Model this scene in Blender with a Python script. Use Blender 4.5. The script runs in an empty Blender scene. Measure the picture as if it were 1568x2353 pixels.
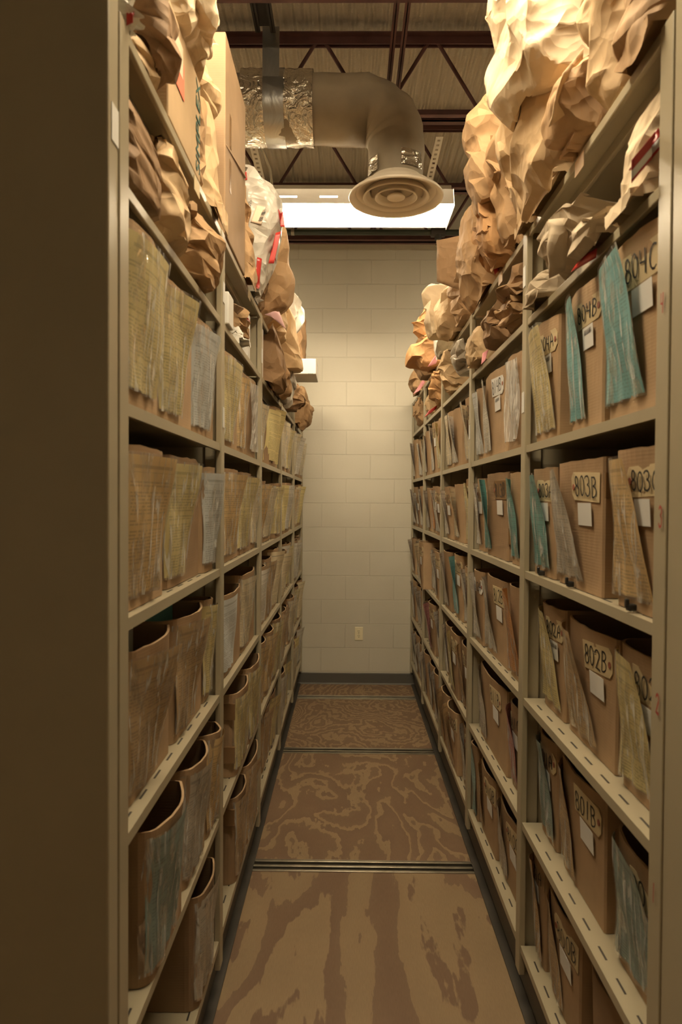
import bpy, bmesh, math, random
from mathutils import Matrix, Vector, noise as mnoise

sc = bpy.context.scene
COL = sc.collection
PI = math.pi

# ------------------------------------------------------------------ camera, world, exposure
FPX = 1568.67                                   # 24 mm lens on a 36 mm tall frame, in pixels
CAMZ = 1.555
YAW, PITCH, ROLL = 0.0107, -0.0185, 0.0064
cam_data = bpy.data.cameras.new('camera')
cam = bpy.data.objects.new('camera', cam_data)
COL.objects.link(cam)
CAMR = Matrix.Rotation(YAW, 3, 'Z') @ Matrix.Rotation(PI / 2 + PITCH, 3, 'X') @ Matrix.Rotation(ROLL, 3, 'Z')
cam.rotation_euler = CAMR.to_euler()
cam.location = (0, 0, CAMZ)
cam_data.sensor_fit = 'VERTICAL'
cam_data.sensor_height = 36.0
cam_data.lens = 24.0
cam_data.clip_start = 0.05
cam_data.dof.use_dof = True
cam_data.dof.focus_distance = 3.2
cam_data.dof.aperture_fstop = 5.0
sc.camera = cam

world = bpy.data.worlds.new('world')
sc.world = world
world.use_nodes = True
world.node_tree.nodes['Background'].inputs[0].default_value = (1.0, 0.80, 0.55, 1)
world.node_tree.nodes['Background'].inputs[1].default_value = 0.0

LAMP_COLOR = (1.0, 0.805, 0.535)
TUBE_NEAR, TUBE_FAR, FILL_BEHIND, FILL_SIDE = 195.0, 122.0, 3.5, 185.0  # the behind and side strengths drive added, unseen fill lamps
sc.view_settings.view_transform = 'Standard'
sc.view_settings.look = 'None'
sc.view_settings.gamma = 1.0
sc.view_settings.use_curve_mapping = False
sc.view_settings.exposure = 0.0
sc.cycles.use_denoising = True
sc.cycles.max_bounces = 8
sc.cycles.transparent_max_bounces = 16
sc.cycles.sample_clamp_indirect = 6.0


def at(px, py, Y):
    """the point of the photograph's pixel (px, py) at the distance Y down the aisle"""
    d = CAMR @ Vector((px - 784.0, 1176.5 - py, -FPX))
    k = Y / d.y
    return Vector((d.x * k, Y, CAMZ + d.z * k))


def on_x(px, py, X):
    d = CAMR @ Vector((px - 784.0, 1176.5 - py, -FPX))
    k = X / d.x
    return Vector((X, d.y * k, CAMZ + d.z * k))


# ------------------------------------------------------------------ layout numbers (metres)
XR, XL = 0.531, -0.386                          # faces of the two racks
Y0, BAY = 1.160, 0.914
YWALL = 5.73
SH = {1: 2.3616, 2: 2.0975, 3: 1.7205, 4: 1.3434, 5: 0.9609, 6: 0.5833, 7: 0.2066}
CEIL = 4.08
RDEPTH = 0.50
ROWPY = {2: 650, 3: 880, 4: 1200, 5: 1600, 6: 1950, 7: 2200}


# ------------------------------------------------------------------ materials
def new_mat(name):
    m = bpy.data.materials.new(name)
    m.use_nodes = True
    nt = m.node_tree
    b = nt.nodes['Principled BSDF']
    return m, nt, b


def N(nt, typ, **kw):
    n = nt.nodes.new(typ)
    for k, v in kw.items():
        setattr(n, k, v)
    return n


def ramp(nt, fac, stops):
    r = N(nt, 'ShaderNodeValToRGB')
    el = r.color_ramp.elements
    while len(el) < len(stops):
        el.new(0.5)
    for e, (p, c) in zip(el, stops):
        e.position = p
        e.color = (*c, 1)
    nt.links.new(fac, r.inputs[0])
    return r.outputs[0]


def math_n(nt, op, a, b=None, c=None):
    n = N(nt, 'ShaderNodeMath', operation=op)
    for i, v in enumerate((a, b, c)):
        if v is None:
            continue
        if isinstance(v, (int, float)):
            n.inputs[i].default_value = v
        else:
            nt.links.new(v, n.inputs[i])
    return n.outputs[0]


def simple(name, color, rough=0.5, metal=0.0, var=0.0, scale=8.0, bump=0.0, bscale=60.0):
    m, nt, b = new_mat(name)
    b.inputs['Base Color'].default_value = (*color, 1)
    b.inputs['Roughness'].default_value = rough
    b.inputs['Metallic'].default_value = metal
    if var or bump:
        tc = N(nt, 'ShaderNodeTexCoord')
    if var:
        nz = N(nt, 'ShaderNodeTexNoise')
        nz.inputs['Scale'].default_value = scale
        nz.inputs['Detail'].default_value = 4
        nt.links.new(tc.outputs['Object'], nz.inputs['Vector'])
        lo = tuple(c * (1 - var) for c in color)
        hi = tuple(min(1, c * (1 + var)) for c in color)
        nt.links.new(ramp(nt, nz.outputs[0], [(0.3, lo), (0.7, hi)]), b.inputs['Base Color'])
    if bump:
        n2 = N(nt, 'ShaderNodeTexNoise')
        n2.inputs['Scale'].default_value = bscale
        n2.inputs['Detail'].default_value = 3
        nt.links.new(tc.outputs['Object'], n2.inputs['Vector'])
        bp = N(nt, 'ShaderNodeBump')
        bp.inputs['Strength'].default_value = bump
        bp.inputs['Distance'].default_value = 0.01
        nt.links.new(n2.outputs[0], bp.inputs['Height'])
        nt.links.new(bp.outputs[0], b.inputs['Normal'])
    return m


def paper_mat(name, color, rough=0.75, crease=0.5):
    """kraft paper: fibres, soft blotches and fine creases"""
    m, nt, b = new_mat(name)
    tc = N(nt, 'ShaderNodeTexCoord')
    nz = N(nt, 'ShaderNodeTexNoise')
    nz.inputs['Scale'].default_value = 5
    nz.inputs['Detail'].default_value = 5
    nt.links.new(tc.outputs['Object'], nz.inputs['Vector'])
    col = ramp(nt, nz.outputs[0], [(0.25, tuple(c * 0.86 for c in color)), (0.75, tuple(min(1, c * 1.1) for c in color))])
    nt.links.new(col, b.inputs['Base Color'])
    b.inputs['Roughness'].default_value = rough
    b.inputs['Specular IOR Level'].default_value = 0.35
    vo = N(nt, 'ShaderNodeTexVoronoi', feature='F1')
    vo.inputs['Scale'].default_value = 11
    dm = N(nt, 'ShaderNodeTexNoise')
    dm.inputs['Scale'].default_value = 6
    nt.links.new(tc.outputs['Object'], dm.inputs['Vector'])
    va = N(nt, 'ShaderNodeVectorMath', operation='MULTIPLY_ADD')
    nt.links.new(dm.outputs[1], va.inputs[0])
    va.inputs[1].default_value = (0.12, 0.12, 0.12)
    nt.links.new(tc.outputs['Object'], va.inputs[2])
    nt.links.new(va.outputs[0], vo.inputs['Vector'])
    v2 = N(nt, 'ShaderNodeTexVoronoi', feature='F1')
    v2.inputs['Scale'].default_value = 27
    nt.links.new(va.outputs[0], v2.inputs['Vector'])
    h = math_n(nt, 'ADD', vo.outputs[0], math_n(nt, 'MULTIPLY', v2.outputs[0], 0.3))
    bp = N(nt, 'ShaderNodeBump')
    bp.inputs['Strength'].default_value = crease
    bp.inputs['Distance'].default_value = 0.03
    nt.links.new(h, bp.inputs['Height'])
    nt.links.new(bp.outputs[0], b.inputs['Normal'])
    return m


def carton_mat(name, color):
    m, nt, b = new_mat(name)
    tc = N(nt, 'ShaderNodeTexCoord')
    nz = N(nt, 'ShaderNodeTexNoise')
    nz.inputs['Scale'].default_value = 6
    nz.inputs['Detail'].default_value = 6
    nt.links.new(tc.outputs['Object'], nz.inputs['Vector'])
    col = ramp(nt, nz.outputs[0], [(0.25, tuple(c * 0.78 for c in color)), (0.75, tuple(min(1, c * 1.14) for c in color))])
    wv = N(nt, 'ShaderNodeTexWave', bands_direction='Z')
    wv.inputs['Scale'].default_value = 45
    wv.inputs['Distortion'].default_value = 1.0
    mp = N(nt, 'ShaderNodeMapping')
    mp.inputs['Rotation'].default_value = (0, 0, 0)
    nt.links.new(tc.outputs['Object'], mp.inputs['Vector'])
    nt.links.new(mp.outputs[0], wv.inputs['Vector'])
    nt.links.new(col, b.inputs['Base Color'])
    b.inputs['Roughness'].default_value = 0.72
    b.inputs['Specular IOR Level'].default_value = 0.3
    bp = N(nt, 'ShaderNodeBump')
    bp.inputs['Strength'].default_value = 0.04
    bp.inputs['Distance'].default_value = 0.004
    nt.links.new(wv.outputs[1], bp.inputs['Height'])
    nt.links.new(bp.outputs[0], b.inputs['Normal'])
    return m


def form_mat(name, color, ink=(0.06, 0.055, 0.05), rows=40, strength=0.34):
    """printed form: a heading bar and lines of small type (u across, v up)"""
    m, nt, b = new_mat(name)
    uv = N(nt, 'ShaderNodeUVMap')
    sep = N(nt, 'ShaderNodeSeparateXYZ')
    nt.links.new(uv.outputs[0], sep.inputs[0])
    u, v = sep.outputs[0], sep.outputs[1]
    vr = math_n(nt, 'MULTIPLY', v, rows)
    ln = math_n(nt, 'FLOOR', vr)
    fr = math_n(nt, 'FRACT', vr)
    on = math_n(nt, 'LESS_THAN', fr, 0.52)
    comb = N(nt, 'ShaderNodeCombineXYZ')
    nt.links.new(math_n(nt, 'MULTIPLY', u, 26.0), comb.inputs[0])
    nt.links.new(math_n(nt, 'MULTIPLY', ln, 7.31), comb.inputs[1])
    nz = N(nt, 'ShaderNodeTexNoise')
    nz.inputs['Scale'].default_value = 1.0
    nz.inputs['Detail'].default_value = 2
    nt.links.new(comb.outputs[0], nz.inputs['Vector'])
    word = math_n(nt, 'GREATER_THAN', nz.outputs[0], 0.44)
    comb2 = N(nt, 'ShaderNodeCombineXYZ')
    nt.links.new(ln, comb2.inputs[1])
    wn = N(nt, 'ShaderNodeTexWhiteNoise')
    nt.links.new(comb2.outputs[0], wn.inputs['Vector'])
    keep = math_n(nt, 'GREATER_THAN', wn.outputs[0], 0.22)
    margin = math_n(nt, 'MULTIPLY', math_n(nt, 'GREATER_THAN', u, 0.06), math_n(nt, 'LESS_THAN', u, 0.95))
    body = math_n(nt, 'LESS_THAN', v, 0.88)
    t = math_n(nt, 'MULTIPLY', math_n(nt, 'MULTIPLY', on, word), math_n(nt, 'MULTIPLY', keep, math_n(nt, 'MULTIPLY', margin, body)))
    head = math_n(nt, 'MULTIPLY', math_n(nt, 'MULTIPLY', math_n(nt, 'GREATER_THAN', v, 0.905), math_n(nt, 'LESS_THAN', v, 0.93)),
                  math_n(nt, 'MULTIPLY', math_n(nt, 'GREATER_THAN', u, 0.1), math_n(nt, 'LESS_THAN', u, 0.9)))
    fac = math_n(nt, 'MULTIPLY', math_n(nt, 'MAXIMUM', t, head), strength)
    mix = N(nt, 'ShaderNodeMix', data_type='RGBA')
    nt.links.new(fac, mix.inputs[0])
    mix.inputs[6].default_value = (*color, 1)
    mix.inputs[7].default_value = (*ink, 1)
    nt.links.new(mix.outputs[2], b.inputs['Base Color'])
    b.inputs['Roughness'].default_value = 0.8
    return m


def plastic_film(name, tint=(0.995, 0.995, 0.99), haze=0.05, crease=0.7, scale=22):
    """clear plastic sheet: mostly see-through, a little milky, painted white glint streaks, sharp reflections on its creases"""
    m, nt, b = new_mat(name)
    out = nt.nodes['Material Output']
    tr = N(nt, 'ShaderNodeBsdfTransparent')
    tr.inputs[0].default_value = (*tint, 1)
    gl = N(nt, 'ShaderNodeBsdfGlossy')
    gl.inputs['Roughness'].default_value = 0.12
    gl.inputs[0].default_value = (1, 1, 1, 1)
    df = N(nt, 'ShaderNodeBsdfDiffuse')
    df.inputs[0].default_value = (0.85, 0.85, 0.82, 1)
    tc = N(nt, 'ShaderNodeTexCoord')
    nz = N(nt, 'ShaderNodeTexNoise')
    nz.inputs['Scale'].default_value = scale
    nz.inputs['Detail'].default_value = 2
    nz.inputs['Distortion'].default_value = 1.2
    mp = N(nt, 'ShaderNodeMapping')
    mp.inputs['Scale'].default_value = (1.6, 1.6, 0.5)
    nt.links.new(tc.outputs['Object'], mp.inputs['Vector'])
    nt.links.new(mp.outputs[0], nz.inputs['Vector'])
    bp = N(nt, 'ShaderNodeBump')
    bp.inputs['Strength'].default_value = crease
    bp.inputs['Distance'].default_value = 0.02
    nt.links.new(nz.outputs[0], bp.inputs['Height'])
    nt.links.new(bp.outputs[0], gl.inputs['Normal'])
    nt.links.new(bp.outputs[0], df.inputs['Normal'])
    fr = N(nt, 'ShaderNodeFresnel')
    fr.inputs[0].default_value = 1.22
    st = N(nt, 'ShaderNodeTexNoise')
    st.inputs['Scale'].default_value = 1.0
    st.inputs['Detail'].default_value = 3
    st.inputs['Distortion'].default_value = 0.8
    m2 = N(nt, 'ShaderNodeMapping')
    m2.inputs['Scale'].default_value = (75, 75, 7)
    nt.links.new(tc.outputs['Object'], m2.inputs['Vector'])
    nt.links.new(m2.outputs[0], st.inputs['Vector'])
    a = N(nt, 'ShaderNodeMixShader')
    haze_glints = ramp(nt, st.outputs[0], [(0.46, (haze,) * 3), (0.55, (haze * 1.8,) * 3), (0.64, (min(0.75, haze * 5 + 0.25),) * 3)])  # even milkiness plus white streaks painted in as glints
    nt.links.new(haze_glints, a.inputs[0])
    nt.links.new(tr.outputs[0], a.inputs[1])
    nt.links.new(df.outputs[0], a.inputs[2])
    c = N(nt, 'ShaderNodeMixShader')
    gm = N(nt, 'ShaderNodeTexNoise')
    gm.inputs['Scale'].default_value = 1.0
    m3 = N(nt, 'ShaderNodeMapping')
    m3.inputs['Scale'].default_value = (30, 30, 9)
    nt.links.new(tc.outputs['Object'], m3.inputs['Vector'])
    nt.links.new(m3.outputs[0], gm.inputs['Vector'])
    sheen = ramp(nt, gm.outputs[0], [(0.44, (0.02,) * 3), (0.55, (0.08,) * 3), (0.63, (0.5,) * 3)])
    nt.links.new(math_n(nt, 'MINIMUM', math_n(nt, 'ADD', math_n(nt, 'MULTIPLY', fr.outputs[0], 0.25), sheen), 0.4), c.inputs[0])
    nt.links.new(a.outputs[0], c.inputs[1])
    nt.links.new(gl.outputs[0], c.inputs[2])
    nt.links.new(c.outputs[0], out.inputs[0])
    return m


def translucent_shade():
    """thin white lamp shade that lets a little of the tubes' light through"""
    m, nt, b = new_mat('white_lamp_shade')
    b.inputs['Base Color'].default_value = (0.80, 0.76, 0.68, 1)
    b.inputs['Roughness'].default_value = 0.4
    t = N(nt, 'ShaderNodeBsdfTranslucent')
    t.inputs[0].default_value = (0.85, 0.80, 0.70, 1)
    mx = N(nt, 'ShaderNodeMixShader')
    mx.inputs[0].default_value = 0.02
    nt.links.new(b.outputs[0], mx.inputs[1])
    nt.links.new(t.outputs[0], mx.inputs[2])
    nt.links.new(mx.outputs[0], nt.nodes['Material Output'].inputs[0])
    return m


def ply_mat(name, seed, sx, sy, rings, wide=0.25, lo=(0.165, 0.103, 0.064), hi=(0.275, 0.195, 0.112)):
    """rotary-cut plywood: nested bands of early and late wood"""
    m, nt, b = new_mat(name)
    tc = N(nt, 'ShaderNodeTexCoord')
    mp = N(nt, 'ShaderNodeMapping')
    mp.inputs['Location'].default_value = (seed * 3.7, seed * 1.9, seed)
    mp.inputs['Scale'].default_value = (sx, sy, 1)
    nt.links.new(tc.outputs['Object'], mp.inputs['Vector'])
    nz = N(nt, 'ShaderNodeTexNoise')
    nz.inputs['Scale'].default_value = 1.0
    nz.inputs['Detail'].default_value = 3.2
    nz.inputs['Roughness'].default_value = 0.42
    nz.inputs['Distortion'].default_value = 0.35
    nt.links.new(mp.outputs[0], nz.inputs['Vector'])
    fine = N(nt, 'ShaderNodeTexNoise')
    fine.inputs['Scale'].default_value = 14
    fine.inputs['Detail'].default_value = 3
    nt.links.new(mp.outputs[0], fine.inputs['Vector'])
    jag = N(nt, 'ShaderNodeTexNoise')
    jag.inputs['Scale'].default_value = 1.0
    jag.inputs['Detail'].default_value = 3
    jm = N(nt, 'ShaderNodeMapping')
    jm.inputs['Scale'].default_value = (55, 9, 1)
    nt.links.new(tc.outputs['Object'], jm.inputs['Vector'])
    nt.links.new(jm.outputs[0], jag.inputs['Vector'])
    val = math_n(nt, 'ADD', nz.outputs[0], math_n(nt, 'ADD', math_n(nt, 'MULTIPLY', fine.outputs[0], 0.05), math_n(nt, 'MULTIPLY', jag.outputs[0], 0.035)))
    f = math_n(nt, 'FRACT', math_n(nt, 'MULTIPLY', val, rings))
    band = ramp(nt, f, [(0.0, (0.85,) * 3), (wide - 0.02, (1, 1, 1)), (wide, (0.9,) * 3), (wide + 0.03, (0, 0, 0)), (0.975, (0.12,) * 3), (0.99, (0.8,) * 3)])
    big = N(nt, 'ShaderNodeTexNoise')
    big.inputs['Scale'].default_value = 2.0
    nt.links.new(tc.outputs['Object'], big.inputs['Vector'])
    grain = N(nt, 'ShaderNodeTexNoise')
    grain.inputs['Scale'].default_value = 60
    grain.inputs['Detail'].default_value = 3
    gm = N(nt, 'ShaderNodeMapping')
    gm.inputs['Scale'].default_value = (6, 0.6, 1)
    nt.links.new(tc.outputs['Object'], gm.inputs['Vector'])
    nt.links.new(gm.outputs[0], grain.inputs['Vector'])
    mix = N(nt, 'ShaderNodeMix', data_type='RGBA')
    nt.links.new(band, mix.inputs[0])
    mix.inputs[6].default_value = (*lo, 1)
    mix.inputs[7].default_value = (*hi, 1)
    hsv = N(nt, 'ShaderNodeHueSaturation')
    nt.links.new(mix.outputs[2], hsv.inputs['Color'])
    vv = math_n(nt, 'ADD', math_n(nt, 'MULTIPLY', big.outputs[0], 0.35), math_n(nt, 'MULTIPLY', grain.outputs[0], 0.35))
    nt.links.new(math_n(nt, 'ADD', vv, 0.65), hsv.inputs['Value'])
    nt.links.new(hsv.outputs[0], b.inputs['Base Color'])
    b.inputs['Roughness'].default_value = 0.6
    b.inputs['Specular IOR Level'].default_value = 0.3
    return m


def block_wall_mat():
    """painted concrete block, 16 x 8 in, running bond; the mortar joints are shallow grooves"""
    m, nt, b = new_mat('painted_block')
    tc = N(nt, 'ShaderNodeTexCoord')
    mp = N(nt, 'ShaderNodeMapping')
    mp.inputs['Rotation'].default_value = (PI / 2, 0, 0)
    mp.inputs['Location'].default_value = (0.225, 0.10, 0)
    nt.links.new(tc.outputs['Object'], mp.inputs['Vector'])
    br = N(nt, 'ShaderNodeTexBrick')
    br.offset = 0.5
    br.inputs['Scale'].default_value = 1.0
    br.inputs['Brick Width'].default_value = 0.406
    br.inputs['Row Height'].default_value = 0.2032
    br.inputs['Mortar Size'].default_value = 0.0042
    br.inputs['Mortar Smooth'].default_value = 0.35
    nt.links.new(mp.outputs[0], br.inputs['Vector'])
    nz = N(nt, 'ShaderNodeTexNoise')
    nz.inputs['Scale'].default_value = 180
    nz.inputs['Detail'].default_value = 3
    nt.links.new(tc.outputs['Object'], nz.inputs['Vector'])
    big = N(nt, 'ShaderNodeTexNoise')
    big.inputs['Scale'].default_value = 2.5
    nt.links.new(tc.outputs['Object'], big.inputs['Vector'])
    col = ramp(nt, big.outputs[0], [(0.3, (0.60, 0.57, 0.475)), (0.7, (0.635, 0.605, 0.51))])
    nt.links.new(col, b.inputs['Base Color'])
    b.inputs['Roughness'].default_value = 0.5
    h = math_n(nt, 'ADD', math_n(nt, 'MULTIPLY', br.outputs['Fac'], -1.0), math_n(nt, 'MULTIPLY', nz.outputs[0], 0.12))
    bp = N(nt, 'ShaderNodeBump')
    bp.inputs['Strength'].default_value = 0.8
    bp.inputs['Distance'].default_value = 0.006
    nt.links.new(h, bp.inputs['Height'])
    nt.links.new(bp.outputs[0], b.inputs['Normal'])
    return m


def insulation_mat():
    m, nt, b = new_mat('quilted_insulation')
    tc = N(nt, 'ShaderNodeTexCoord')
    wv = N(nt, 'ShaderNodeTexWave', bands_direction='X')
    wv.inputs['Scale'].default_value = 7.0
    wv.inputs['Distortion'].default_value = 2.2
    wv.inputs['Detail'].default_value = 2
    wv.inputs['Detail Scale'].default_value = 3.0
    mp = N(nt, 'ShaderNodeMapping')
    mp.inputs['Scale'].default_value = (1, 0.12, 1)
    nt.links.new(tc.outputs['Object'], mp.inputs['Vector'])
    nt.links.new(mp.outputs[0], wv.inputs['Vector'])
    nz = N(nt, 'ShaderNodeTexNoise')
    nz.inputs['Scale'].default_value = 120
    nt.links.new(tc.outputs['Object'], nz.inputs['Vector'])
    b.inputs['Base Color'].default_value = (0.55, 0.47, 0.36, 1)
    b.inputs['Roughness'].default_value = 0.45
    h = math_n(nt, 'ADD', wv.outputs[1], math_n(nt, 'MULTIPLY', nz.outputs[0], 0.35))
    bp = N(nt, 'ShaderNodeBump')
    bp.inputs['Strength'].default_value = 0.8
    bp.inputs['Distance'].default_value = 0.02
    nt.links.new(h, bp.inputs['Height'])
    nt.links.new(bp.outputs[0], b.inputs['Normal'])
    return m


def foil_mat(name, color=(0.80, 0.74, 0.63), rough=0.2, scale=13, st=1.0):
    m, nt, b = new_mat(name)
    tc = N(nt, 'ShaderNodeTexCoord')
    v = N(nt, 'ShaderNodeTexNoise')
    v.inputs['Scale'].default_value = scale
    v.inputs['Detail'].default_value = 4
    v.inputs['Distortion'].default_value = 1.5
    nt.links.new(tc.outputs['Object'], v.inputs['Vector'])
    b.inputs['Base Color'].default_value = (*color, 1)
    b.inputs['Metallic'].default_value = 0.9
    b.inputs['Roughness'].default_value = rough
    bp = N(nt, 'ShaderNodeBump')
    bp.inputs['Strength'].default_value = st
    bp.inputs['Distance'].default_value = 0.03
    nt.links.new(v.outputs[0], bp.inputs['Height'])
    nt.links.new(bp.outputs[0], b.inputs['Normal'])
    return m


def emit_mat(name, color, strength):
    m, nt, b = new_mat(name)
    e = N(nt, 'ShaderNodeEmission')
    e.inputs[0].default_value = (*color, 1)
    e.inputs[1].default_value = strength
    nt.links.new(e.outputs[0], nt.nodes['Material Output'].inputs[0])
    return m


M = dict(
    rack=simple('putty_enamel', (0.40, 0.355, 0.25), 0.33, var=0.05, scale=4),
    rack_dark=simple('dark_carriage_steel', (0.05, 0.045, 0.04), 0.5),
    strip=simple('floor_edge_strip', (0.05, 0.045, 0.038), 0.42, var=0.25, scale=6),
    rail=simple('rail_steel', (0.36, 0.33, 0.27), 0.35, 0.85, var=0.2, scale=12),
    rail_gap=simple('rail_gap', (0.015, 0.013, 0.011), 0.8),
    base=simple('vinyl_cove_base', (0.09, 0.085, 0.075), 0.5),
    wall=block_wall_mat(),
    plain_wall=simple('painted_wall', (0.42, 0.38, 0.31), 0.7),
    ceil=insulation_mat(),
    joist=simple('red_oxide_primer', (0.085, 0.032, 0.028), 0.6, var=0.25, scale=10),
    black_steel=simple('dark_bridging_steel', (0.03, 0.026, 0.024), 0.5),
    duct=simple('dirty_white_duct_wrap', (0.34, 0.285, 0.205), 0.6, var=0.14, scale=5, bump=0.35, bscale=9),
    foil=foil_mat('crinkled_foil_tape'),
    galv=foil_mat('galvanised_strap', (0.42, 0.42, 0.40), 0.35, 6, 0.25),
    white_enamel=simple('white_enamel', (0.78, 0.75, 0.68), 0.35),
    shade=translucent_shade(),
    diffuser=simple('offwhite_diffuser', (0.62, 0.54, 0.42), 0.45),
    pipe=simple('green_black_pipe', (0.022, 0.032, 0.022), 0.4),
    brass=simple('sprinkler_head_metal', (0.35, 0.3, 0.2), 0.4, 0.7),
    ivory=simple('ivory_outlet', (0.88, 0.80, 0.56), 0.35),
    slot=simple('outlet_slot', (0.03, 0.025, 0.02), 0.6),
    tag=simple('manila_tag', (0.62, 0.51, 0.31), 0.7, var=0.06, scale=10),
    label=simple('white_label', (0.78, 0.78, 0.76), 0.6),
    ink=simple('marker_ink', (0.018, 0.017, 0.018), 0.55),
    redink=simple('red_ink', (0.40, 0.06, 0.05), 0.6),
    greenink=simple('dark_green_print', (0.03, 0.09, 0.075), 0.6),
    eyelet=simple('fibre_ring', (0.30, 0.10, 0.06), 0.7),
    tape=simple('brown_packing_tape', (0.24, 0.14, 0.065), 0.25),
    clip=simple('black_binder_clip', (0.02, 0.02, 0.02), 0.3),
    film=plastic_film('clear_sleeve_film'),
    film_milky=plastic_film('milky_plastic_film', haze=0.38, crease=0.9),
    film_bag=plastic_film('plastic_bag_film', haze=0.25, crease=1.0, scale=30),
    kraft=paper_mat('kraft_paper', (0.43, 0.275, 0.145)),
    kraft_light=paper_mat('light_kraft_paper', (0.60, 0.43, 0.25)),
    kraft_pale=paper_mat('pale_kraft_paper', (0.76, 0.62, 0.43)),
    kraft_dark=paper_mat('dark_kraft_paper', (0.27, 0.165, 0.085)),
    kraft_orange=paper_mat('orange_kraft_paper', (0.50, 0.285, 0.13)),
    grey_paper=paper_mat('grey_beige_paper', (0.52, 0.43, 0.31)),
    white_plastic=paper_mat('white_plastic_bag', (0.52, 0.49, 0.43), rough=0.3, crease=0.7),
    grey_plastic=paper_mat('grey_plastic_bag', (0.40, 0.35, 0.28), rough=0.3, crease=0.6),
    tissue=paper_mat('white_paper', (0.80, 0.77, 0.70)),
    red_tape=simple('red_evidence_tape', (0.42, 0.035, 0.03), 0.3),
    pink=simple('pink_card', (0.78, 0.33, 0.36), 0.7),
    pink_pale=simple('pale_pink_paper', (0.76, 0.47, 0.48), 0.7),
    coral=simple('coral_label', (0.95, 0.24, 0.15), 0.6),
    cream=simple('cream_label', (0.80, 0.62, 0.46), 0.6),
    white_card=simple('white_card', (0.80, 0.79, 0.75), 0.55),
    file_green=simple('green_file_folder', (0.08, 0.20, 0.13), 0.7),
    file_white=simple('white_file_papers', (0.72, 0.71, 0.66), 0.7),
    file_teal=simple('teal_file_folder', (0.10, 0.28, 0.28), 0.7),
    orange_bottle=simple('orange_plastic', (0.55, 0.20, 0.05), 0.3),
)
CARTON = [carton_mat('cardboard_brown', (0.41, 0.28, 0.165)), carton_mat('cardboard_tan', (0.46, 0.32, 0.19)),
          carton_mat('cardboard_dark', (0.33, 0.22, 0.128)), carton_mat('cardboard_light', (0.52, 0.375, 0.225))]
FORM = dict(
    yellow=form_mat('yellow_form', (0.70, 0.60, 0.29)),
    buff=form_mat('buff_form', (0.70, 0.50, 0.23)),
    brown=form_mat('brown_form', (0.54, 0.38, 0.20)),
    blue=form_mat('pale_blue_form', (0.62, 0.65, 0.65)),
    teal=form_mat('teal_form', (0.12, 0.34, 0.33), strength=0.3),
    dull=form_mat('dull_blue_green_form', (0.27, 0.36, 0.34), strength=0.3),
    cyan=form_mat('light_teal_form', (0.22, 0.52, 0.56), strength=0.25),
    white=form_mat('white_form', (0.72, 0.69, 0.62)),
    cream=form_mat('cream_form', (0.72, 0.63, 0.44)),
    grey=form_mat('grey_form', (0.58, 0.53, 0.45)),
    pink=form_mat('pink_form', (0.55, 0.27, 0.26), strength=0.3),
    orange=form_mat('orange_form', (0.62, 0.30, 0.10), strength=0.3),
)
FORM_WORD = dict(yellow='yellow', buff='buff', brown='brown', blue='pale blue', teal='teal', cyan='bright teal', dull='grey green', white='white', cream='cream',
                 grey='grey', pink='pink', orange='orange')


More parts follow.
